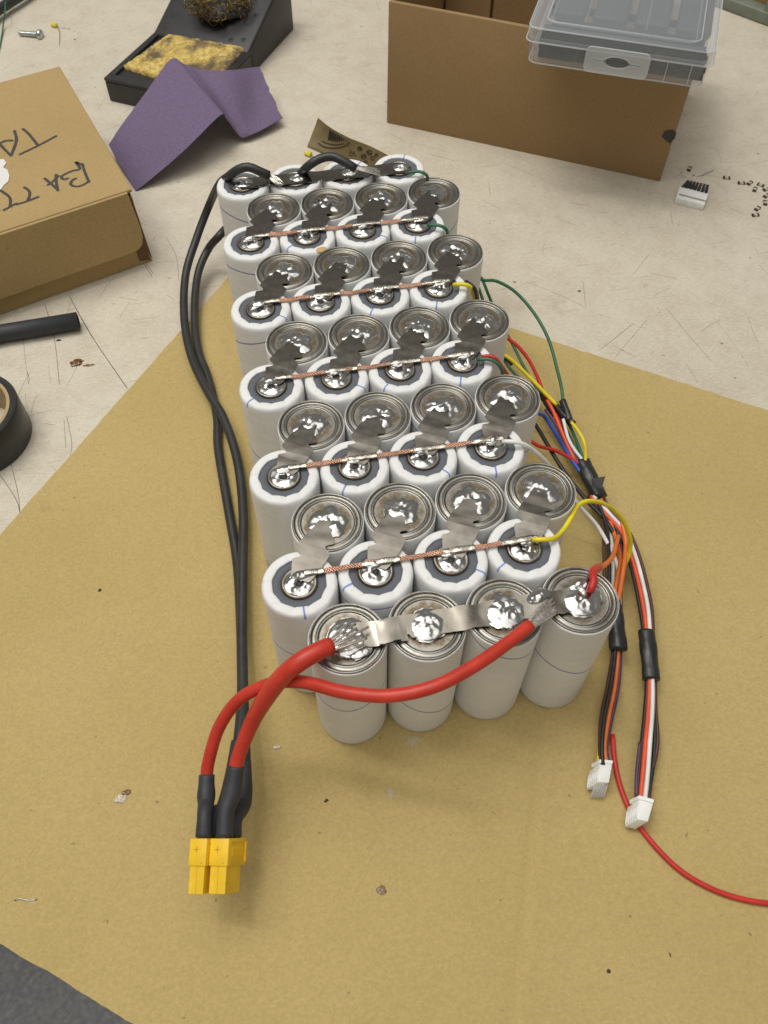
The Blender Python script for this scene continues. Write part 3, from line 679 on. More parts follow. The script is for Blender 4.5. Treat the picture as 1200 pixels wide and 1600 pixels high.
# towards the two plugs
for c_, dx, z in (('brown', -7, 9), ('black', -2.5, 11), ('orange', 4.0, 9.5), ('purple', 9, 8), ('white', 1, 7)):
    wire(c_, [(935 + dx, 780, z), (950 + dx * 1.2, 820, z), (956 + dx * 1.7 + (6 if dx > 3 and c_ == 'orange' else 0), 870, z + 3), (956 + dx * 1.5, 920, z + 2), (961 + dx, 980, z), (963 + dx * .7, 1015, z - 1), (957 + dx, 1070, z - 2), (947 + dx, 1120, z - 3), (942 + dx * .6, 1165, z - 3), (944 + dx * .8, 1195, z - 3)], r=.85)
wire('yellow', [(950, 1080, 4), (943, 1140, 4), (937, 1170, 5), (935, 1192, 6)]); wire('orange', [(972, 815, 22), (978, 850, 20), (974, 890, 15), (966, 940, 12), (962, 980, 10)], r=1.0)
for c_, dx, z in (('brown', 9, 8), ('white', 3.5, 10.5), ('orangered', -3.5, 10), ('black', -9, 9)):
    wire(c_, [(925 + dx * .6, 775, z), (952 + dx, 806, z), (975 + dx * .9, 832, z), (990 + dx, 870, z), (1001 + dx, 910, z), (1009 + dx, 950, z), (1013 + dx * .8, 990, z), (1017 + dx * .7, 1060, z - 1), (1016 + dx * .9, 1110, z - 2), (1012 + dx * (1.7 if dx > 5 else 1), 1160, z - 2), (1008 + dx * 1.1, 1210, z - 2), (1004 + dx, 1252, z - 2)], r=.85)
wire('black', [(1018, 1050, 6), (1022, 1110, 6), (1023, 1160, 6), (1018, 1210, 6), (1010, 1250, 6)], r=.9); wire('purple', [(1000, 1160, 7), (995, 1210, 7), (994, 1252, 7)], r=.7)
def tape_wrap(pts, r, seed, fl=.5):
    P = spline(path(*pts), 1.0); V, F = [], []; n = 22; fr = frames(P); m = len(P)
    for j, (p, (t, Nn, B)) in enumerate(zip(P, fr)):
        for i in range(n):
            a = 2 * math.pi * i / n; rr = r * (1 + .16 * nz(math.cos(a) * 1.5, math.sin(a) * 1.5 + j * .12, seed) + .05 * ((j // 5) % 2))
            V.append(p + rr * (math.cos(a) * Nn * fl + math.sin(a) * B))
    F = [(j * n + i, j * n + (i + 1) % n, (j + 1) * n + (i + 1) % n, (j + 1) * n + i) for j in range(m - 1) for i in range(n)] + [tuple(range(n - 1, -1, -1)), tuple((m - 1) * n + i for i in range(n))]
    return V, F
ob('tape_wrap', tape_wrap([(866, 630, 15), (882, 650, 15), (897, 662, 15)], 1.5, 1, .9), M['etape'], har)
ob('tape_wrap', tape_wrap([(879, 626, 17), (885, 642, 16), (890, 658, 15)], 1.7, 2, .9), M['etape'], har)
ob('tape_wrap', tape_wrap([(846, 616, 13), (858, 634, 13), (867, 648, 12)], 1.9, 7, .9), M['etape'], har)
ob('tape_wrap', tape_wrap([(909, 722, 10), (922, 748, 9.5), (936, 778, 9)], 3.6, 3, .85), M['etape'], har)
ob('tape_wrap', tape_wrap([(958, 940, 12), (963, 975, 11), (966, 1016, 10)], 3.3, 4, .8), M['etape'], har)
ob('tape_wrap', tape_wrap([(1010, 986, 10), (1014, 1025, 9.5), (1018, 1062, 9)], 3.2, 5, .8), M['etape'], har)
tp = path((925, 748, 14), (934, 745, 14), (946, 744, 15), (944, 752, 14), (940, 764, 12), (930, 768, 11))
ob('tape_tail', hexa([tp[0] - [0, 0, .3], tp[2] - [0, 0, .3], tp[4] - [0, 0, .3], tp[5] - [0, 0, .3]], [tp[0], tp[2], tp[4], tp[5]]), M['etape'], har, smooth=False)
def small_plug(p_tl, p_tr, p_br, p_bl, z0, z1, lid_frac=.25, nose=None):
    top = [at(*p_tl, z1), at(*p_tr, z1), at(*p_br, z1), at(*p_bl, z1)]
    bot = [q - np.array([3.2, 0.5, z1 - z0]) for q in top]
    o = ob('small_plug', bevel(hexa(bot, top), .35), M['wh_plastic'], har, smooth=True, angle=35)
    d = top[0] - top[3]; d /= np.linalg.norm(d); u = top[1] - top[0]
    lip = [top[0] + d * 1.3 - u * .08 + [0, 0, .5], top[1] + d * 1.3 + [0, 0, .5], top[1] - d * .1 + [0, 0, .5], top[0] - d * .1 - u * .08 + [0, 0, .5]]
    ob('plug_lip', bevel(hexa([q - np.array([2.4, 0, 4.2]) for q in lip], lip), .2), M['wh_plastic'], o, smooth=False)
    g = []
    for k in range(6):
        t = (k + .5) / 6; base = bot[3] * (1 - t) + top[3] * t
        f0 = top[3] * 1; 
        s0 = bot[3] * (1 - t) + top[3] * t; s1 = bot[0] * (1 - t) + top[0] * t
        g.append(tube([s0 * .9 + s1 * .1 - u * .02, s0 * .25 + s1 * .75 - u * .02], .28, 6, False))
    ob('contact_rib', join(*g), M['wh_plastic'], o)
    return o
sp1 = small_plug((938, 1192), (957, 1194), (952, 1223), (934, 1222), 2, 8)
q = path((931, 1222, 6), (950, 1224, 6), (943, 1246, 2), (923, 1245, 2))
ob('contact_row', join(*[tube([q[0] * (1 - t) + q[1] * t, q[3] * (1 - t) + q[2] * t], .45, 6, False) for t in np.linspace(.04, .96, 6)]), M['poly2'], sp1)
small_plug((999, 1249), (1021, 1255), (1013, 1284), (996, 1280), 2.5, 9)

# loose red wire
o = ob('red_wire', tube(path((957, 1148, 1.6), (960, 1185, 1.2), (968, 1225, 1.0), (985, 1268, 1.0), (1015, 1312, 1.0), (1060, 1358, 1.0), (1110, 1388, 1.0), (1160, 1405, 1.0), (1215, 1413, 1.0), (1290, 1415, 1.0)), .98, 12), W['red'])
tag(o, 'single loose red wire curving over the cardboard sheet towards the lower right', 'wire')

# ------------------------------------------------------------------ lettered cardboard carton at the left
BZ = 45.
fr_b = at(222, 412, TZ); u = at(0, 490, TZ) - fr_b; u /= np.linalg.norm(u); v = np.array([-u[1], u[0], 0]) * -1
fr_t = at(206, 295, BZ); vt = at(93, 103, BZ) - fr_t; Ld = np.linalg.norm(vt); v = vt / Ld; u = at(0, 362, BZ) - fr_t; u /= np.linalg.norm(u)
k3 = np.array([0, 0, 1.])
carton = thing('closed_carton', 'closed tan cardboard carton with handwritten capital letters in black marker, at the left edge', 'box', fr_b + u * 60 + v * 70)
O_ = np.array([fr_t[0], fr_t[1], TZ])
ob('tray', bevel(frame_box(O_ + u * 3.2 + v * 1.5, u, v, k3, 150, Ld - 2, BZ - TZ - 2.2), .5), M['box_light'], carton, smooth=False)
ob('lid_panel', bevel(frame_box(np.array([*fr_t[:2], BZ - 2]), u, v, k3, 155, Ld, 2), .7, 3), M['box_light'], carton, smooth=False)
# front flap with a rounded lower right corner; hangs slightly proud of the tray
def flap():
    h = 33.; pts = [(3.2, 0), (2.4, -h * .30), (1.6, -h * .62), (1.9, -h * .80), (3.4, -h * .93), (6.5, -h), (14, -h * 1.01), (155, -h * 1.02), (155, 0)]
    V = []
    for d in (-.3, -2.0):
        for a, b in pts: V.append(np.array([*fr_t[:2], BZ - .5]) + u * a + k3 * b + v * (d + .08 * b))
    n = len(pts); return V, [tuple(range(n)), tuple(range(2 * n - 1, n - 1, -1))] + [(i, (i + 1) % n, n + (i + 1) % n, n + i) for i in range(n)]
ob('front_flap', flap(), M['box_light'], carton, smooth=False)
ob('end_flap', bevel(hexa([O_ - u * 1 + v * 2, O_ + u * 3 + v * 2, O_ + u * 3 + v * (Ld - 3), O_ + u * 1 + v * (Ld - 3)], [O_ + u * 1 + v * 2 + k3 * (BZ - TZ - 4), O_ + u * 3 + v * 2 + k3 * (BZ - TZ - 4), O_ + u * 3 + v * (Ld - 3) + k3 * (BZ - TZ - 4), O_ + u * 1 + v * (Ld - 3) + k3 * (BZ - TZ - 4)]), .4), M['dark_board'], carton, smooth=False)
ob('front_tray_wall', bevel(hexa([O_ - u * .5 - v * .4, O_ + u * 150 - v * .4, O_ + u * 150 + v * 1.4, O_ - u * .5 + v * 1.4], [O_ + u * 5 - v * .4 + k3 * 30, O_ + u * 150 - v * .4 + k3 * 30, O_ + u * 150 + v * 1.4 + k3 * 30, O_ + u * 5 + v * 1.4 + k3 * 30]), .3), M['box_light'], carton, smooth=False)
gv = [O_ + v * q + u * a + k3 * b for q in (-.75, 1.0) for a, b in ((.7, 1.5), (7, 3), (7, 42.3), (1.2, 42.3))]
ob('gap_shade_strip', (gv, [(0, 1, 2, 3), (7, 6, 5, 4), (0, 4, 5, 1), (1, 5, 6, 2), (2, 6, 7, 3), (3, 7, 4, 0)]), M['dark_board'], carton, smooth=False)  # dark strip standing in for the shaded gap beside the front flap
lt = []
def L4(*pts): return path(*[(x / 4, 90 + y / 4, BZ + .03) for x, y in pts])
for k, s_ in enumerate([((514, 660), (530, 715), (558, 782)), ((512, 672), (474, 654), (500, 695), (455, 708), (400, 732), (384, 748), (402, 762), (430, 752)), ((480, 752), (450, 770), (444, 795), (480, 806), (522, 795), (562, 768)),
           ((275, 752), (320, 790), (368, 832)), ((350, 727), (352, 780), (362, 836)), ((294, 800), (325, 780), (372, 735)), ((100, 920), (170, 898), (246, 868)), ((148, 808), (180, 832), (186, 860), (170, 900)),
           ((18, 957), (70, 930), (110, 908)), ((0, 828), (55, 868), (66, 900), (60, 938)), ((118, 608), (230, 555), (356, 488)), ((140, 443), (180, 478), (240, 552)), ((90, 455), (102, 520), (68, 618)), ((70, 614), (30, 575), (-10, 530)), ((84, 520), (40, 520), (-10, 540)),
           ((-60, 975), (-20, 960), (0, 950))]):
    lt.append(move(stroke(L4(*s_), 1.9, .05, .8), (0, 0, .008 * k)))
ob('marker_lettering', join(*lt), M['marker'], carton, smooth=False)
def torn(pts, z, th, seed):
    P = path(*[(a, b, z) for a, b in pts]); V, F = prism([(p[0], p[1]) for p in P], z, z + th); return V, F
ob('torn_paper', torn([(-6, 250), (6, 249), (10, 255), (5, 262), (12, 266), (15, 275), (13, 284), (6, 290), (2, 296), (-8, 300)], BZ + .2, .25, 1), mat('torn_white_paper', (.75, .73, .72), .9), carton, smooth=False)

# ------------------------------------------------------------------ big open brown carton
X0 = at(604, 192, TZ); X1 = at(1031, 284, TZ); Y0 = at(607, 2, 74); Y1 = at(1091, 92, 74)
u = (X1 - X0); Lb = np.linalg.norm(u); u /= Lb; v = np.array([-u[1], u[0], 0]); DB = 112.
bigb = thing('open_carton', 'tall open brown cardboard box standing behind the pack at the top right', 'box', (X0 + X1) / 2 + v * DB / 2)
def wall(a, b, c, d, th, nrm): 
    nrm = np.array(nrm, float); return bevel(hexa([a, b, b + nrm * th, a + nrm * th], [d, c, c + nrm * th, d + nrm * th]), .6, 2)
ob('front_panel', wall(X0, X1, Y1, Y0, 3, v), M['box_brown'], bigb, smooth=True, angle=40)
Y2 = Y0 + v * DB; Y3 = Y1 + v * DB
ob('back_panel', wall(X0 + v * DB, X1 + v * DB, Y3, Y2, 3, -v), M['box_brown'], bigb, smooth=False)
ob('side_panel', wall(X0 + v * 3.1 + u * .1, X0 + v * (DB - 3.1) + u * .1, Y2 - v * 3.1 + u * .1, Y0 + v * 3.1 + u * .1, 3, u), M['box_brown'], bigb, smooth=False)
ob('side_panel', wall(X1 + v * 3.1 - u * .1, X1 + v * (DB - 3.1) - u * .1, Y3 - v * 3.1 - u * .1, Y1 + v * 3.1 - u * .1, 3, -u), M['box_brown'], bigb, smooth=False)
ob('bottom_panel', frame_box(X0 + u * 3.3 + v * 3.3 + k3 * .2, u, v, k3, Lb - 6.6, DB - 6.6, 2.5), M['box_brown'], bigb, smooth=False)
ob('inner_flap', wall(X0 + v * (DB - 7) + u * 5, X0 + v * (DB - 7) + u * 38, Y2 - v * 9 + u * 38 - k3 * 3, Y2 - v * 9 + u * 5 - k3 * 3, 2.5, v), M['box_brown'], bigb, smooth=False)
ob('inner_flap', wall(X0 + v * (DB - 7) + u * 40, X0 + v * (DB - 7) + u * 130, Y2 - v * 9 + u * 130 - k3 * 3, Y2 - v * 9 + u * 40 - k3 * 3, 2.5, v), M['box_brown'], bigb, smooth=False)
# flat dark spot near the right edge of the front
def on_front(px, py, e=-.15):
    d = MR @ np.array([(px - 600) / FPX, (800 - py) / FPX, -1.0]); nn = np.cross(X1 - X0, Y0 - X0); nn /= np.linalg.norm(nn)
    t = ((X0 - C0) @ nn) / (d @ nn); p = C0 + d * t; return p - v * .8 
sp_ = [on_front(a, b) for a, b in [(1034, 212), (1040, 204), (1050, 202), (1057, 206), (1055, 215), (1047, 223), (1040, 218)]]
n_ = len(sp_); ob('dark_spot', ([*sp_, *[p + v * .08 for p in sp_]], [tuple(range(n_)), tuple(range(2 * n_ - 1, n_ - 1, -1))] + [(i, (i + 1) % n_, n_ + (i + 1) % n_, n_ + i) for i in range(n_)]), M['marker'], bigb, smooth=False)

# ------------------------------------------------------------------ clear organiser box with black tubing
CZ = 76.5
c0 = at(822, 99, CZ); c1 = at(1096, 140, CZ); u = c1 - c0; Lc = np.linalg.norm(u); u /= Lc; v = np.array([-u[1], u[0], 0]); DC = 105.
org = thing('organiser_box', 'clear plastic organiser box with latch, overhanging the rim of the big brown box', 'box', c0 + u * Lc / 2 + v * DC / 2)
def rring(o, u, v, a, b, r, z, n=6):
    P = []
    for cx_, cy_, s0 in ((a - r, r, -90), (a - r, b - r, 0), (r, b - r, 90), (r, r, 180)):
        for k in range(n + 1):
            t = R(s0 + 90 * k / n); P.append(o + u * (cx_ + r * math.cos(t)) + v * (cy_ + r * math.sin(t)) + k3 * z)
    return P
def loft(rings, cap0=True, cap1=True):
    n = len(rings[0]); V = [p for r_ in rings for p in r_]; F = [(j * n + i, j * n + (i + 1) % n, (j + 1) * n + (i + 1) % n, (j + 1) * n + i) for j in range(len(rings) - 1) for i in range(n)]
    if cap0: F.append(tuple(range(n - 1, -1, -1)))
    if cap1: F.append(tuple((len(rings) - 1) * n + i for i in range(n)))
    return V, F
def ro(e, z, a=Lc, b=DC, r=5): return rring(c0 - u * e - v * e, u, v, a + 2 * e, b + 2 * e, r, z)
ob('tray', loft([ro(-1.0, 0), ro(-.2, .8), ro(1.0, 14), ro(-.3, 14), ro(-1.4, 1.6), ro(-2.2, 1.2)], True, True), M['poly'], org, angle=50)
ob('lid', loft([ro(1.6, 12.4), ro(1.9, 12.6), ro(1.6, 18.3), ro(.8, 19.6), ro(-2, 20.0), ro(-7, 19.9), ro(-7.6, 19.0), ro(-9, 18.8), ro(-9.4, 17.9), ro(-6.4, 18.1), ro(-2, 18.6), ro(.2, 18.2), ro(.7, 12.4)], False, False), M['poly'], org, angle=50)
ob('lid_window', loft([ro(-8.8, 18.9), ro(-8.8, 18.0)]), M['poly'], org, smooth=False)
V, F = [], []
for e_, z_ in ((2.05, 12.6), (1.35, 19.3), (-6.8, 20.0), (-.6, .7)):
    ring = ro(e_, z_); V, F = join((V, F), tube([*ring, ring[0]], .45, 6, False))
ob('moulded_rim', (V, F), M['poly2'], org)
# latch with a lens-shaped slot
def latch():
    o_ = c0 + u * 31 - v * 2.9; w_, h_ = 34., 13.; zt = 15.5; outer = []
    for cx_, cz_, s0 in ((w_ - 3, -3, 0), (3, -3, 90), (3, -h_ + 3, 180), (w_ - 3, -h_ + 3, 270)):
        for k in range(6): t = R(s0 + 90 * k / 5); outer.append((cx_ + 3 * math.cos(t), cz_ + 3 * math.sin(t)))
        if s0 in (0, 180):
            for q in np.linspace(w_ - 4, 4, 22): outer.append((q if s0 == 0 else w_ - q, 0 if s0 == 0 else -h_))
    N_ = len(outer); inner = []
    for (a, b) in outer:
        t = math.atan2(b + h_ / 2, a - w_ / 2); x_ = (a - w_ / 2) / (w_ / 2); hx = x_ * 12.5
        hh = .45 + 2.4 * math.sqrt(max(0, 1 - (hx / 6.2) ** 2)); inner.append((w_ / 2 + hx, -h_ / 2 + math.copysign(hh, b + h_ / 2)))
    V, F = [], []
    for d in (0, -1.4):
        for a, b in outer: V.append(o_ + u * a + k3 * (zt + b) + v * d)
        for a, b in inner: V.append(o_ + u * a + k3 * (zt + b) + v * d)
    for i in range(N_):
        j = (i + 1) % N_; F += [(i, j, N_ + j, N_ + i), (2 * N_ + i, 3 * N_ + i, 3 * N_ + j, 2 * N_ + j), (i, 2 * N_ + i, 2 * N_ + j, j), (N_ + i, N_ + j, 3 * N_ + j, 3 * N_ + i)]
    return V, F
ob('latch', latch(), M['poly2'], org, smooth=False)
for k in (.27, .62): ob('divider', frame_box(c0 + u * Lc * k + v * 3 + k3 * 1.7, u, v, k3, .9, DC - 6, 11), M['poly'], org, smooth=False)
for s_ in (0.02, .26, .34, .6, .7):
    ob('rib', frame_box(c0 + u * Lc * s_ * 1.3 - v * 1.0 + k3 * 2, u, v, k3, .5, .7, 10), M['poly2'], org, smooth=False) if s_ * 1.3 < .95 else None
rt = random.Random(12)
for k in range(16):
    lay, idx = divmod(k, 5); ln = Lc * (.93 if lay < 2 else .84); x_ = 4 + rt.uniform(0, 3) + (3 if lay == 2 else 0); y_ = 4.8 + idx * (5.2 if lay < 3 else 6) ; z_ = CZ + 4.0 + lay * 3.9
    if lay == 3: y_ = 60; z_ = CZ + 4
    p = c0 * [1, 1, 0] + u * x_ + v * y_ + k3 * z_
    t_ = ob('heat_shrink_tube', tube([p, p + u * (ln + rt.uniform(-3, 2))], 1.9, 12, False, hollow=1.5), M['deep'])
    tag(t_, 'length of black heat shrink tubing packed inside the clear organiser box', 'tubing', 'black tubing inside the organiser box')
for k in range(4):
    p = c0 * [1, 1, 0] + u * (6 + k * 23) + v * 38 + k3 * (CZ + 7); 
    t_ = ob('heat_shrink_coil', bevel(frame_box(p, u, v, k3, 19, 55, 5), 2, 3), M['shrink']); tag(t_, 'flat bundle of dark heat shrink lying under the lid of the organiser box', 'tubing', 'dark bundles under the organiser lid')

# ------------------------------------------------------------------ soldering stand, sponge, brass wool
F0 = np.array([-83.5, 468.5, 0.]); Wd = np.array([.855, -.519, 0]); Dd = np.array([.519, .855, 0])
def wd(a, b, z): return F0 + Wd * a + Dd * b + k3 * z
def on_plane(px, py, a=77.):
    d = MR @ np.array([(px - 600) / FPX, (800 - py) / FPX, -1.0]); t = ((wd(a, 0, 0) - C0) @ Wd) / (d @ Wd); p = C0 + d * t; return float((p - F0) @ Dd), float(p[2])
stand = thing('soldering_stand', 'black wedge shaped soldering iron stand holding a yellow sponge, at the top left', 'soldering stand', wd(38, 70, TZ))
HB = 14.5
ob('base_tray', bevel(join(frame_box(wd(0, 0, TZ), Wd, Dd, k3, 77, 74, HB - TZ - 2)), 1.2, 3), M['stand'], stand, smooth=True, angle=40)
rim = [frame_box(wd(0, 0, HB - 2.02), Wd, Dd, k3, 77, 7, 2), frame_box(wd(0, 7.02, HB - 2.02), Wd, Dd, k3, 4.5, 62, 2), frame_box(wd(72, 7.02, HB - 2.02), Wd, Dd, k3, 5, 62, 2)]
ob('tray_rim', join(*[bevel(r_, .5) for r_ in rim]), M['stand'], stand, smooth=True, angle=40)
s0 = on_plane(384, 78); s1 = on_plane(436, 0); slope = (s1[1] - HB) / max(5, (s1[0] - 66))
print('stand slope', s0, s1, slope)
slope = min(max(slope, .5), 1.6)
dtop = 66 + 75; hw_ = HB + 75 * slope * .75
Vw = [wd(a, b, z) for a in (0, 77) for b, z in ((66, TZ), (141, TZ), (141, hw_), (66, HB))]
ob('wedge_body', bevel((Vw, [(0, 1, 2, 3), (7, 6, 5, 4), (0, 4, 5, 1), (1, 5, 6, 2), (2, 6, 7, 3), (3, 7, 4, 0)]), 2.0, 3), M['stand'], stand, smooth=True, angle=40)
sl = (hw_ - HB) / 75; sv = Dd + k3 * sl; sv /= np.linalg.norm(sv); snn = np.cross(Wd, sv)
for a, b in ((8, 10), (69, 10), (6, 30), (70, 32), (60, 8)):
    c_ = wd(a, 66, HB) + sv * b + snn * .05
    Vh = [c_ + 1.9 * (math.cos(2 * math.pi * k / 16) * Wd + math.sin(2 * math.pi * k / 16) * sv) for k in range(16)]
    Vh += [c_ + snn * .12 + 1.7 * (math.cos(2 * math.pi * k / 16) * Wd + math.sin(2 * math.pi * k / 16) * sv) for k in range(16)]
    ob('bolt_hole', (Vh, [tuple(range(16, 32))] + [(k, (k + 1) % 16, 16 + (k + 1) % 16, 16 + k) for k in range(16)]), M['hole'], stand)
def sponge():
    cs = [at(193, 97, 18), at(262, 48, 18), at(384, 66, 18), at(372, 100, 18), at(300, 122, 18), at(240, 113, 18)]
    A, B, C_, D = at(192, 96, 18), at(262, 47, 18), at(384, 66, 18), at(322, 138, 18); n = 34; V, F = [], []
    for i in range(n + 1):
        for j in range(n + 1):
            s_, t = i / n, j / n; p = (A * (1 - s_) + D * s_) * (1 - t) + (B * (1 - s_) + C_ * s_) * t
            e = min(i, j, n - i, n - j) / n; z = -1.5 + .7 * nz(p[0], p[1], 0, .25) + .45 * nz(p[0], p[1], 5, 1.1) + 1.2 * (min(1, e * 12) - 1)
            V.append((p[0] + .5 * nz(p[0], p[1], 9, .8), p[1] + .5 * nz(p[1], p[0], 4, .8), 18 + z))
    m = n + 1; F = [(i * m + j, i * m + j + 1, (i + 1) * m + j + 1, (i + 1) * m + j) for i in range(n) for j in range(n)]
    B_ = list(range(m)) + [i * m + n for i in range(1, n + 1)] + [n * m + j for j in range(n - 1, -1, -1)] + [i * m for i in range(n - 1, 0, -1)]
    k = len(V); V += [(V[b][0], V[b][1], HB - 1.9) for b in B_]; q = len(B_); F += [(B_[i], B_[(i + 1) % q], k + (i + 1) % q, k + i) for i in range(q)]
    return V, F
tag(ob('sponge', sponge(), M['sponge']), 'yellow cleaning sponge with dark burn marks lying in the black stand', 'sponge')
cw = at(345, -2, 34); rw = random.Random(5)
def wool(cnt, seed, R_):
    rw = random.Random(seed); V, F = [], []
    for k in range(cnt):
        d = np.array([rw.gauss(0, 1), rw.gauss(0, 1), rw.gauss(0, .75)]); d /= np.linalg.norm(d); p = cw + d * R_ * rw.uniform(.55, 1.0) * np.array([1.15, .9, .7])
        rr = rw.uniform(1.5, 4.5); ax = np.array([rw.gauss(0, 1) for _ in range(3)]); ax /= np.linalg.norm(ax); b1_ = np.cross(ax, [0.3, .5, .8]); b1_ /= np.linalg.norm(b1_); b2_ = np.cross(ax, b1_)
        pts = [p + rr * (math.cos(t) * b1_ + math.sin(t) * b2_) + ax * t * .5 for t in np.linspace(0, rw.uniform(3, 8), 12)]
        V, F = join((V, F), tube(pts, .22, 4, False))
    return V, F
woolo = ob('brass_wool', wool(300, 1, 22), M['brass']); tag(woolo, 'ball of curly brass wool sitting on the black soldering stand', 'brass wool')
ob('wool_shade_filler', move(([tuple(np.array(q) * [1.15, .9, .7]) for q in blob(9, 17, 16, base=0)[0]], blob(9, 17, 16, base=0)[1]), cw - k3 * 8), M['stand'], woolo)  # black solid added inside so the gaps between curls look dark

# ------------------------------------------------------------------ folded purple abrasive paper
cols = [((170, 226, 8), (184, 252, 4), (212, 298, -1)), ((190, 195, 14), (215, 222, 12), (250, 268, 7)), ((228, 144, 22), (262, 180, 21), (297, 226, 17)), ((266, 93, 31), (300, 132, 29), (344, 180, 24)),
        ((288, 100, 29), (318, 140, 26), (354, 186, 19)), ((310, 108, 25), (340, 150, 19), (374, 212, 4)), ((345, 110, 24), (368, 152, 17), (386, 213, 3)), ((375, 108, 22), (398, 146, 11), (414, 200, 4)), ((404, 104, 18), (422, 143, 11), (441, 184, 5))]
V, F = grid_sheet([path(*c_) for c_ in cols], .35, 7, 9)
mm_ = 15; nn_ = len(V) // 2 // mm_
for q in range(mm_):
    for k_ in (0, len(V) // 2):
        V[k_ + (nn_ - 1) * mm_ + q] = V[k_ + (nn_ - 1) * mm_ + q] + np.array([1.6 * nz(q, 2, 1, .8), .8 * nz(q, 7, 1, .9), 0])
V = [np.array(p) + [0, 0, .25 * nz(p[0], p[1], 0, .15)] for p in V]
tag(ob('sandpaper', (V, F), M['purple'], angle=60), 'torn sheet of purple sandpaper folded like a tent against the black stand', 'sandpaper')

# ------------------------------------------------------------------ printed amber film behind the pack
cols = [((497, 184, 10), (488, 208, 4), (480, 229, TZ + .5)), ((516, 199, 13), (512, 215, 6), (500, 238, TZ + .5)), ((545, 215, 14), (540, 232, 7), (532, 254, TZ + .5)), ((580, 229, 13), (575, 246, 7), (566, 266, TZ + .5)), ((615, 247, 12), (606, 262, 6), (598, 280, TZ + .5))]
film = ob('printed_film', grid_sheet([path(*c_) for c_ in cols], .15, 6, 6), M['label'], angle=60)
tag(film, 'scrap of amber film printed with black characters, behind the far end of the pack', 'film')
from mathutils.bvhtree import BVHTree
fv = [v.co + film.location for v in film.data.vertices]; fb = BVHTree.FromPolygons(fv, [tuple(p.vertices) for p in film.data.polygons])
def fz(px, py):
    d = MR @ np.array([(px - 600) / FPX, (800 - py) / FPX, -1.0]); h = fb.ray_cast(Vector(C0 * S), Vector(d).normalized())
    return h[0].z / S + .12 if h[0] else TZ + 1
def fz_old(px, py):                                                     # height of the film under a pixel
    t = max(0, min(1, (py - (184 + (px - 497) * .53)) / 42.)); return (11 + 2 * math.sin((px - 497) / 118 * 3.1)) * (1 - t) ** 1.15 + 1.6 + TZ * t
def fstroke(pts, wd_): return stroke([at(a, b, fz(a, b)) for a, b in pts], wd_, .05, .6)
pr = [fstroke([(497, 223), (506, 229), (520, 231), (535, 229), (547, 222)], 1.1), fstroke([(503, 220), (512, 224), (524, 226), (537, 224)], .9)]
pr += [fstroke([(516 + k, 203 + k * .62), (513 + k * 1.15, 222 - abs(k - 12) * .2)], 1.5) for k in range(0, 28, 3)]
for cx_, cy_, r_ in ((549, 240, 3.4), (568, 244, 4), (562, 232, 3.4), (577, 238, 4.2), (582, 247, 3.2), (571, 253, 2.6), (588, 242, 2.4)):
    pr.append(fstroke([(cx_ + r_ * math.cos(t), cy_ + r_ * .8 * math.sin(t)) for t in np.linspace(0, 6.3, 8)], .7))
pr += [fstroke([(553, 236), (556, 245)], .7), fstroke([(546, 236), (548, 234)], .6), fstroke([(565, 244), (572, 244)], .6), fstroke([(559, 230), (566, 234)], .7), fstroke([(573, 236), (581, 241)], .8)]
ob('printed_characters', join(*pr), M['print'], film, smooth=False)

# ------------------------------------------------------------------ small things on the table
def led(px, py, dx, dy, leads, label):
    t = thing('led', label, 'led', at(px, py, TZ))
    p = at(px, py, TZ + 1.6); d = at(px + dx, py + dy, TZ + 1.6) - p; d /= np.linalg.norm(d)
    ob('lens', tube([p - d * 2.6, p - d * 2.2, p - d * 1, p + d * 1.5, p + d * 1.6, p + d * 2.3], 1.5, 14, False, rfun=lambda q: .55 if q < .01 else (.85 if q < .21 else (1 if q < .7 else 1.2))), M['led'], t)
    for l_ in leads: ob('lead', tube(path(*l_), .25, 6), M['screw'], t)
    return t
led(84, 39, 8, 2, [((88, 40, TZ + 1.6), (110, 45, TZ + .4)), ((89, 41, TZ + 1.6), (93, 50, TZ + .6), (93, 71, TZ + .3))], 'tiny yellow lens LED with bent leads beside the screw, top left')
led(481, 240, 8, 3, [((485, 241, TZ + 1.6), (508, 250, TZ + .4)), ((485, 243, TZ + 1.6), (500, 256, TZ + .4))], 'tiny yellow LED lying behind the far cells, under the bent black cable')
sc = thing('screw', 'small zinc machine screw lying on the table, top left', 'screw', at(48, 50, TZ))
p = at(30, 52, TZ + 1.8); q = at(60, 54, TZ + 2.4); d = (q - p) / np.linalg.norm(q - p)
n_t = 60; ob('shank', tube([p + (q - p) * k / n_t for k in range(n_t + 1)], 1.7, 12, False, rfun=lambda t: (1.0 + .12 * math.sin(t * 2 * math.pi * 15)) * (.7 if t < .02 else 1)), M['screw'], sc)
ob('head', tube([q, q + d * .3, q + d * 2.4, q + d * 2.9], 3.4, 20, False, rfun=lambda t: .95 if t < .1 else (1 if t < .7 else .8)), M['screw'], sc)
o = ob('black_hose', tube(path((-60, 60, 5), (0, 14, 5), (40, -12, 5), (90, -50, 5)), 3.6, 14), M['black']); tag(o, 'thick black cable crossing the top left corner of the table', 'cable')
o = ob('green_wire', tube(path((9, -10, 3), (8, 15, 9.5), (5, 40, 1), (0, 72, TZ + .6), (-8, 110, TZ + .6)), .55, 8), W['green']); tag(o, 'thin dark green wire hanging down beside the thick black cable, top left', 'wire')
pt = [at(-120, 549, 3.6), at(0, 521, 3.6), at(122, 501, 3.6)]
o = ob('shrink_tube', tube(pt, 4.6, 24, False, hollow=3.9), M['shrink']); tag(o, 'short thick length of black tubing lying below the lettered carton', 'tubing')
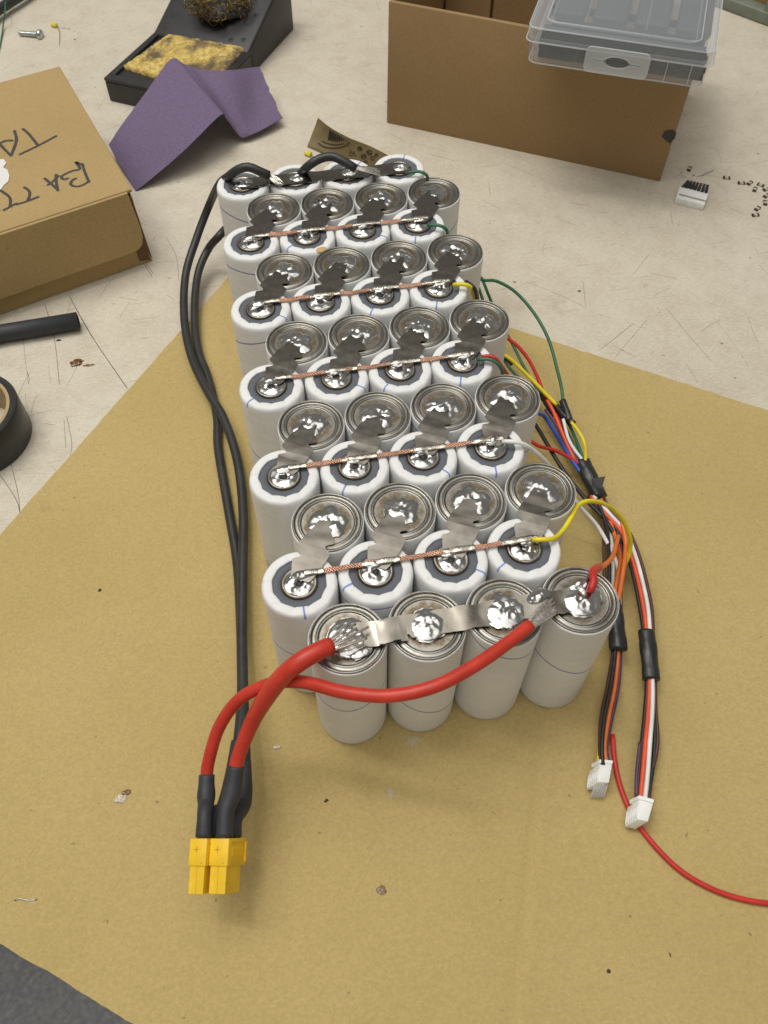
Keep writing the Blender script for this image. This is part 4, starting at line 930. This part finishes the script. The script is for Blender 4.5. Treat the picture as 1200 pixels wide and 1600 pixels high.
# tape roll
tr = thing('tape_roll', 'roll of black electrical tape lying flat, cut by the left edge of the photo', 'tape', at(-30, 650, TZ))
ctr = np.array([-144.8, 169.5, TZ]); Rt = 26.0; HT = 19
V, F = lathe([(Rt * .87, TZ), (Rt - .4, TZ), (Rt, TZ + .5), (Rt, HT - 1), (Rt - .5, HT - .3), (Rt * .93, HT - .5), (Rt * .87, HT - .3), (Rt * .87, TZ)], 90, lambda r, z, a: (r + .08 * math.sin(a * 3), z), cap=False)
ob('tape_winding', ([(x + ctr[0], y + ctr[1], z) for x, y, z in V], F), M['etape'], tr, angle=40)
V, F = lathe([(Rt * .81, TZ), (Rt * .868, TZ), (Rt * .868, HT), (Rt * .81, HT), (Rt * .81, TZ)], 60, cap=False)
ob('cardboard_core', ([(x + ctr[0], y + ctr[1], z) for x, y, z in V], F), M['tan'], tr, angle=40)
# white header with black keyed top
hd = thing('pin_header', 'small white plastic header with a black toothed edge, right of the big box', 'connector', at(1082, 302, TZ))
a_, b_, c_, d_ = path((1056, 309, 2.5), (1101, 320, 2.5), (1108, 300, 4.5), (1062, 291, 4.5))
ob('header_body', bevel(hexa([p * [1, 1, 0] + [0, 0, TZ] for p in (a_, b_, c_, d_)], [a_, b_, c_, d_]), .4), M['wh_plastic'], hd, smooth=True, angle=35)
a_, b_, c_, d_ = path((1065, 291, 5.0), (1107, 301, 5.0), (1109, 289, 5.6), (1074, 281, 5.6))
for k in range(7):
    t0, t1 = k / 7, (k + .8) / 7; Q = [a_ * (1 - t0) + b_ * t0, a_ * (1 - t1) + b_ * t1, d_ * (1 - t1) + c_ * t1, d_ * (1 - t0) + c_ * t0]
    ob('black_key', hexa([p - k3 * 5 for p in Q], Q), M['etape'], hd, smooth=False)
gr_ = path((1061, 303, 3.6), (1104, 314, 3.6)); ob('body_groove', tube([gr_[0], gr_[1]], .35, 6, False), M['ceramic'], hd)
# loose surface-mount parts
smd = [(1077, 265, .9), (1135, 279, -.3), (1158, 287, -.2), (1171, 287, .6), (1179, 297, .9), (1188, 290, -.8), (1197, 297, .2), (1197, 307, .5), (1195, 318, 1.2), (1183, 327, .6), (1180, 337, .0)]
comp = None
for k, (px, py, an) in enumerate(smd):
    p = at(px, py, TZ + .05)
    if comp is None:
        Lx = 3.4
        m_b = mkmesh('component_body', *bevel(frame_box((-1.3, -1.0, 0), (1, 0, 0), (0, 1, 0), (0, 0, 1), 2.6, 2.0, .9), .12), M['ceramic'], False)
        m_e = mkmesh('component_end', *bevel(frame_box((-.55, -1.2, -.02), (1, 0, 0), (0, 1, 0), (0, 0, 1), 1.1, 2.4, 1.1), .12), M['debris'], False)
        comp = True
    t = link('chip_component', None, None, p); t.empty_display_size = .002
    where = ['just above the white toothed header', 'alone between the white header and the scatter', 'left end of the scatter at the right edge', 'second from the left in the scatter', 'just below the crowded top of the scatter', 'topmost of the scatter near the right edge',
             'touching the right edge of the photo', 'right above the vertical run of the scatter', 'middle of the vertical run at the right', 'upper one of the pair ending the scatter', 'nearest of the scatter, lower end at the right'][k]
    tag(t, 'tiny pale electronic component with dark ends, ' + where, 'component', 'loose components on the table')
    b_o = link('component_body', m_b, t, p, an); 
    for s_ in (-1, 1): link('component_end', m_e, t, p + np.array([math.cos(an) * 1.6 * s_, math.sin(an) * 1.6 * s_, 0]), an)
o = ob('wire_offcut', tube(path((1082, 273, TZ + .3), (1094, 275, TZ + .4), (1104, 270, TZ + .8), (1115, 266, TZ + .6)), .25, 6), M['screw']); tag(o, 'short bent metal wire offcut above the white header', 'wire')
o = ob('wire_offcut', tube(path((22, 1407, .3), (32, 1404, .4), (45, 1407, .3), (58, 1405, .3)), .2, 6), M['screw']); tag(o, 'thin bright wire clipping at the left edge of the cardboard sheet', 'wire')
def drop(px, py, rx, ry, h, seed, m, z=0.02, an=0):
    p = at(px, py, z); return (lambda L: ([(q[0] + rx * .5 * nz(q[0], q[1], seed, 1.1), q[1] + ry * .5 * nz(q[1], q[0], seed, 1.1), q[2]) for q in L[0]], L[1]))(lump((p[0], p[1]), rx, ry, h, seed, an, z + .22)), m
for px, py, rx, ry, h, m, z, lab, nm in [(188, 1248, 2.2, 1.8, .9, 'glue', 0, 'glossy amber glue drop on the cardboard left of the plugs', 'glue_drop'), (198, 1238, 1.6, 1.0, .4, 'flux', 0, 'brown flux stain beside the glossy glue drop', 'flux_stain'),
        (432, 1168, 1.7, .8, .5, 'glue', 0, 'small clear glue fleck in front of the nearest left cell', 'glue_drop'), (120, 567, 3.0, 2.6, 1.2, 'flux', TZ, 'burnt brown flux blob on the table below the black tube', 'flux_stain'), (138, 571, 2.8, .8, .5, 'flux', TZ, 'thin tail of brown flux beside the burnt blob', 'flux_stain'),
        (156, 922, .9, .7, .4, 'debris', 0, 'dark speck on the cardboard left of the black cables', 'speck'), (510, 1251, .8, .6, .3, 'debris', 0, 'dark speck on the cardboard in front of the cells', 'speck'), (951, 1518, .7, .6, .3, 'debris', 0, 'dark speck near the bottom right of the cardboard', 'speck'),
        (645, 1157, 2.6, 1.6, .1, 'torn', 0, 'whitish smear on the cardboard in front of the second front cell', 'glue_smear'), (610, 1240, 1.2, 2.2, .1, 'torn', 0, 'whitish smear further in front of the cells', 'glue_smear'), (596, 1392, 1.6, 1.4, .08, 'flux', 0, 'faint brown spot in the middle foreground of the cardboard', 'flux_stain'), (92, 532, 1.4, .7, .5, 'debris', TZ, 'dark crumb at the underside of the black tube', 'speck'), (905, 455, .8, .6, .3, 'debris', TZ, 'dark speck on the table right of the pack', 'speck'), (117, 62, .7, .6, .3, 'debris', TZ, 'dark speck on the table near the screw', 'speck'), (1047, 1492, .2, 1.0, .3, 'debris', 0, 'tiny dark sliver near the lower right of the cardboard', 'speck')]:
    if m == 'torn' and 'torn' not in M: M['torn'] = clear('dried_white_glue', (.75, .72, .65), .28, .5)
    o = ob(nm, drop(px, py, rx, ry, h, int(px), m, z)[0], M[m]); tag(o, lab, nm.split('_')[1] if '_' in nm else 'speck')
# sage metal case at the far right corner, with a brown board on it
a_ = at(1120, 12, TZ); b_ = at(1205, 44, TZ); u = (b_ - a_); u /= np.linalg.norm(u); v = np.array([-u[1], u[0], 0])
cs_ = thing('metal_case', 'sage green metal case standing on the table in the top right corner', 'case', a_ + u * 40 + v * 30)
ob('case_rail', bevel(frame_box(a_ - u * 10, u, v, k3, 120, 12, 9), 1.5, 3), M['sage'], cs_, smooth=True, angle=40)
ob('case_body', bevel(frame_box(at(1185, 36, TZ) + v * .5, u, v, k3, 60, 60, 40), 1.5, 3), M['sage'], cs_, smooth=True, angle=40)
ob('case_panel', bevel(frame_box(a_ + v * 12.5 - u * 10, u, v, k3, 120, 40, 16), .8, 2), M['box_brown'], cs_, smooth=False)
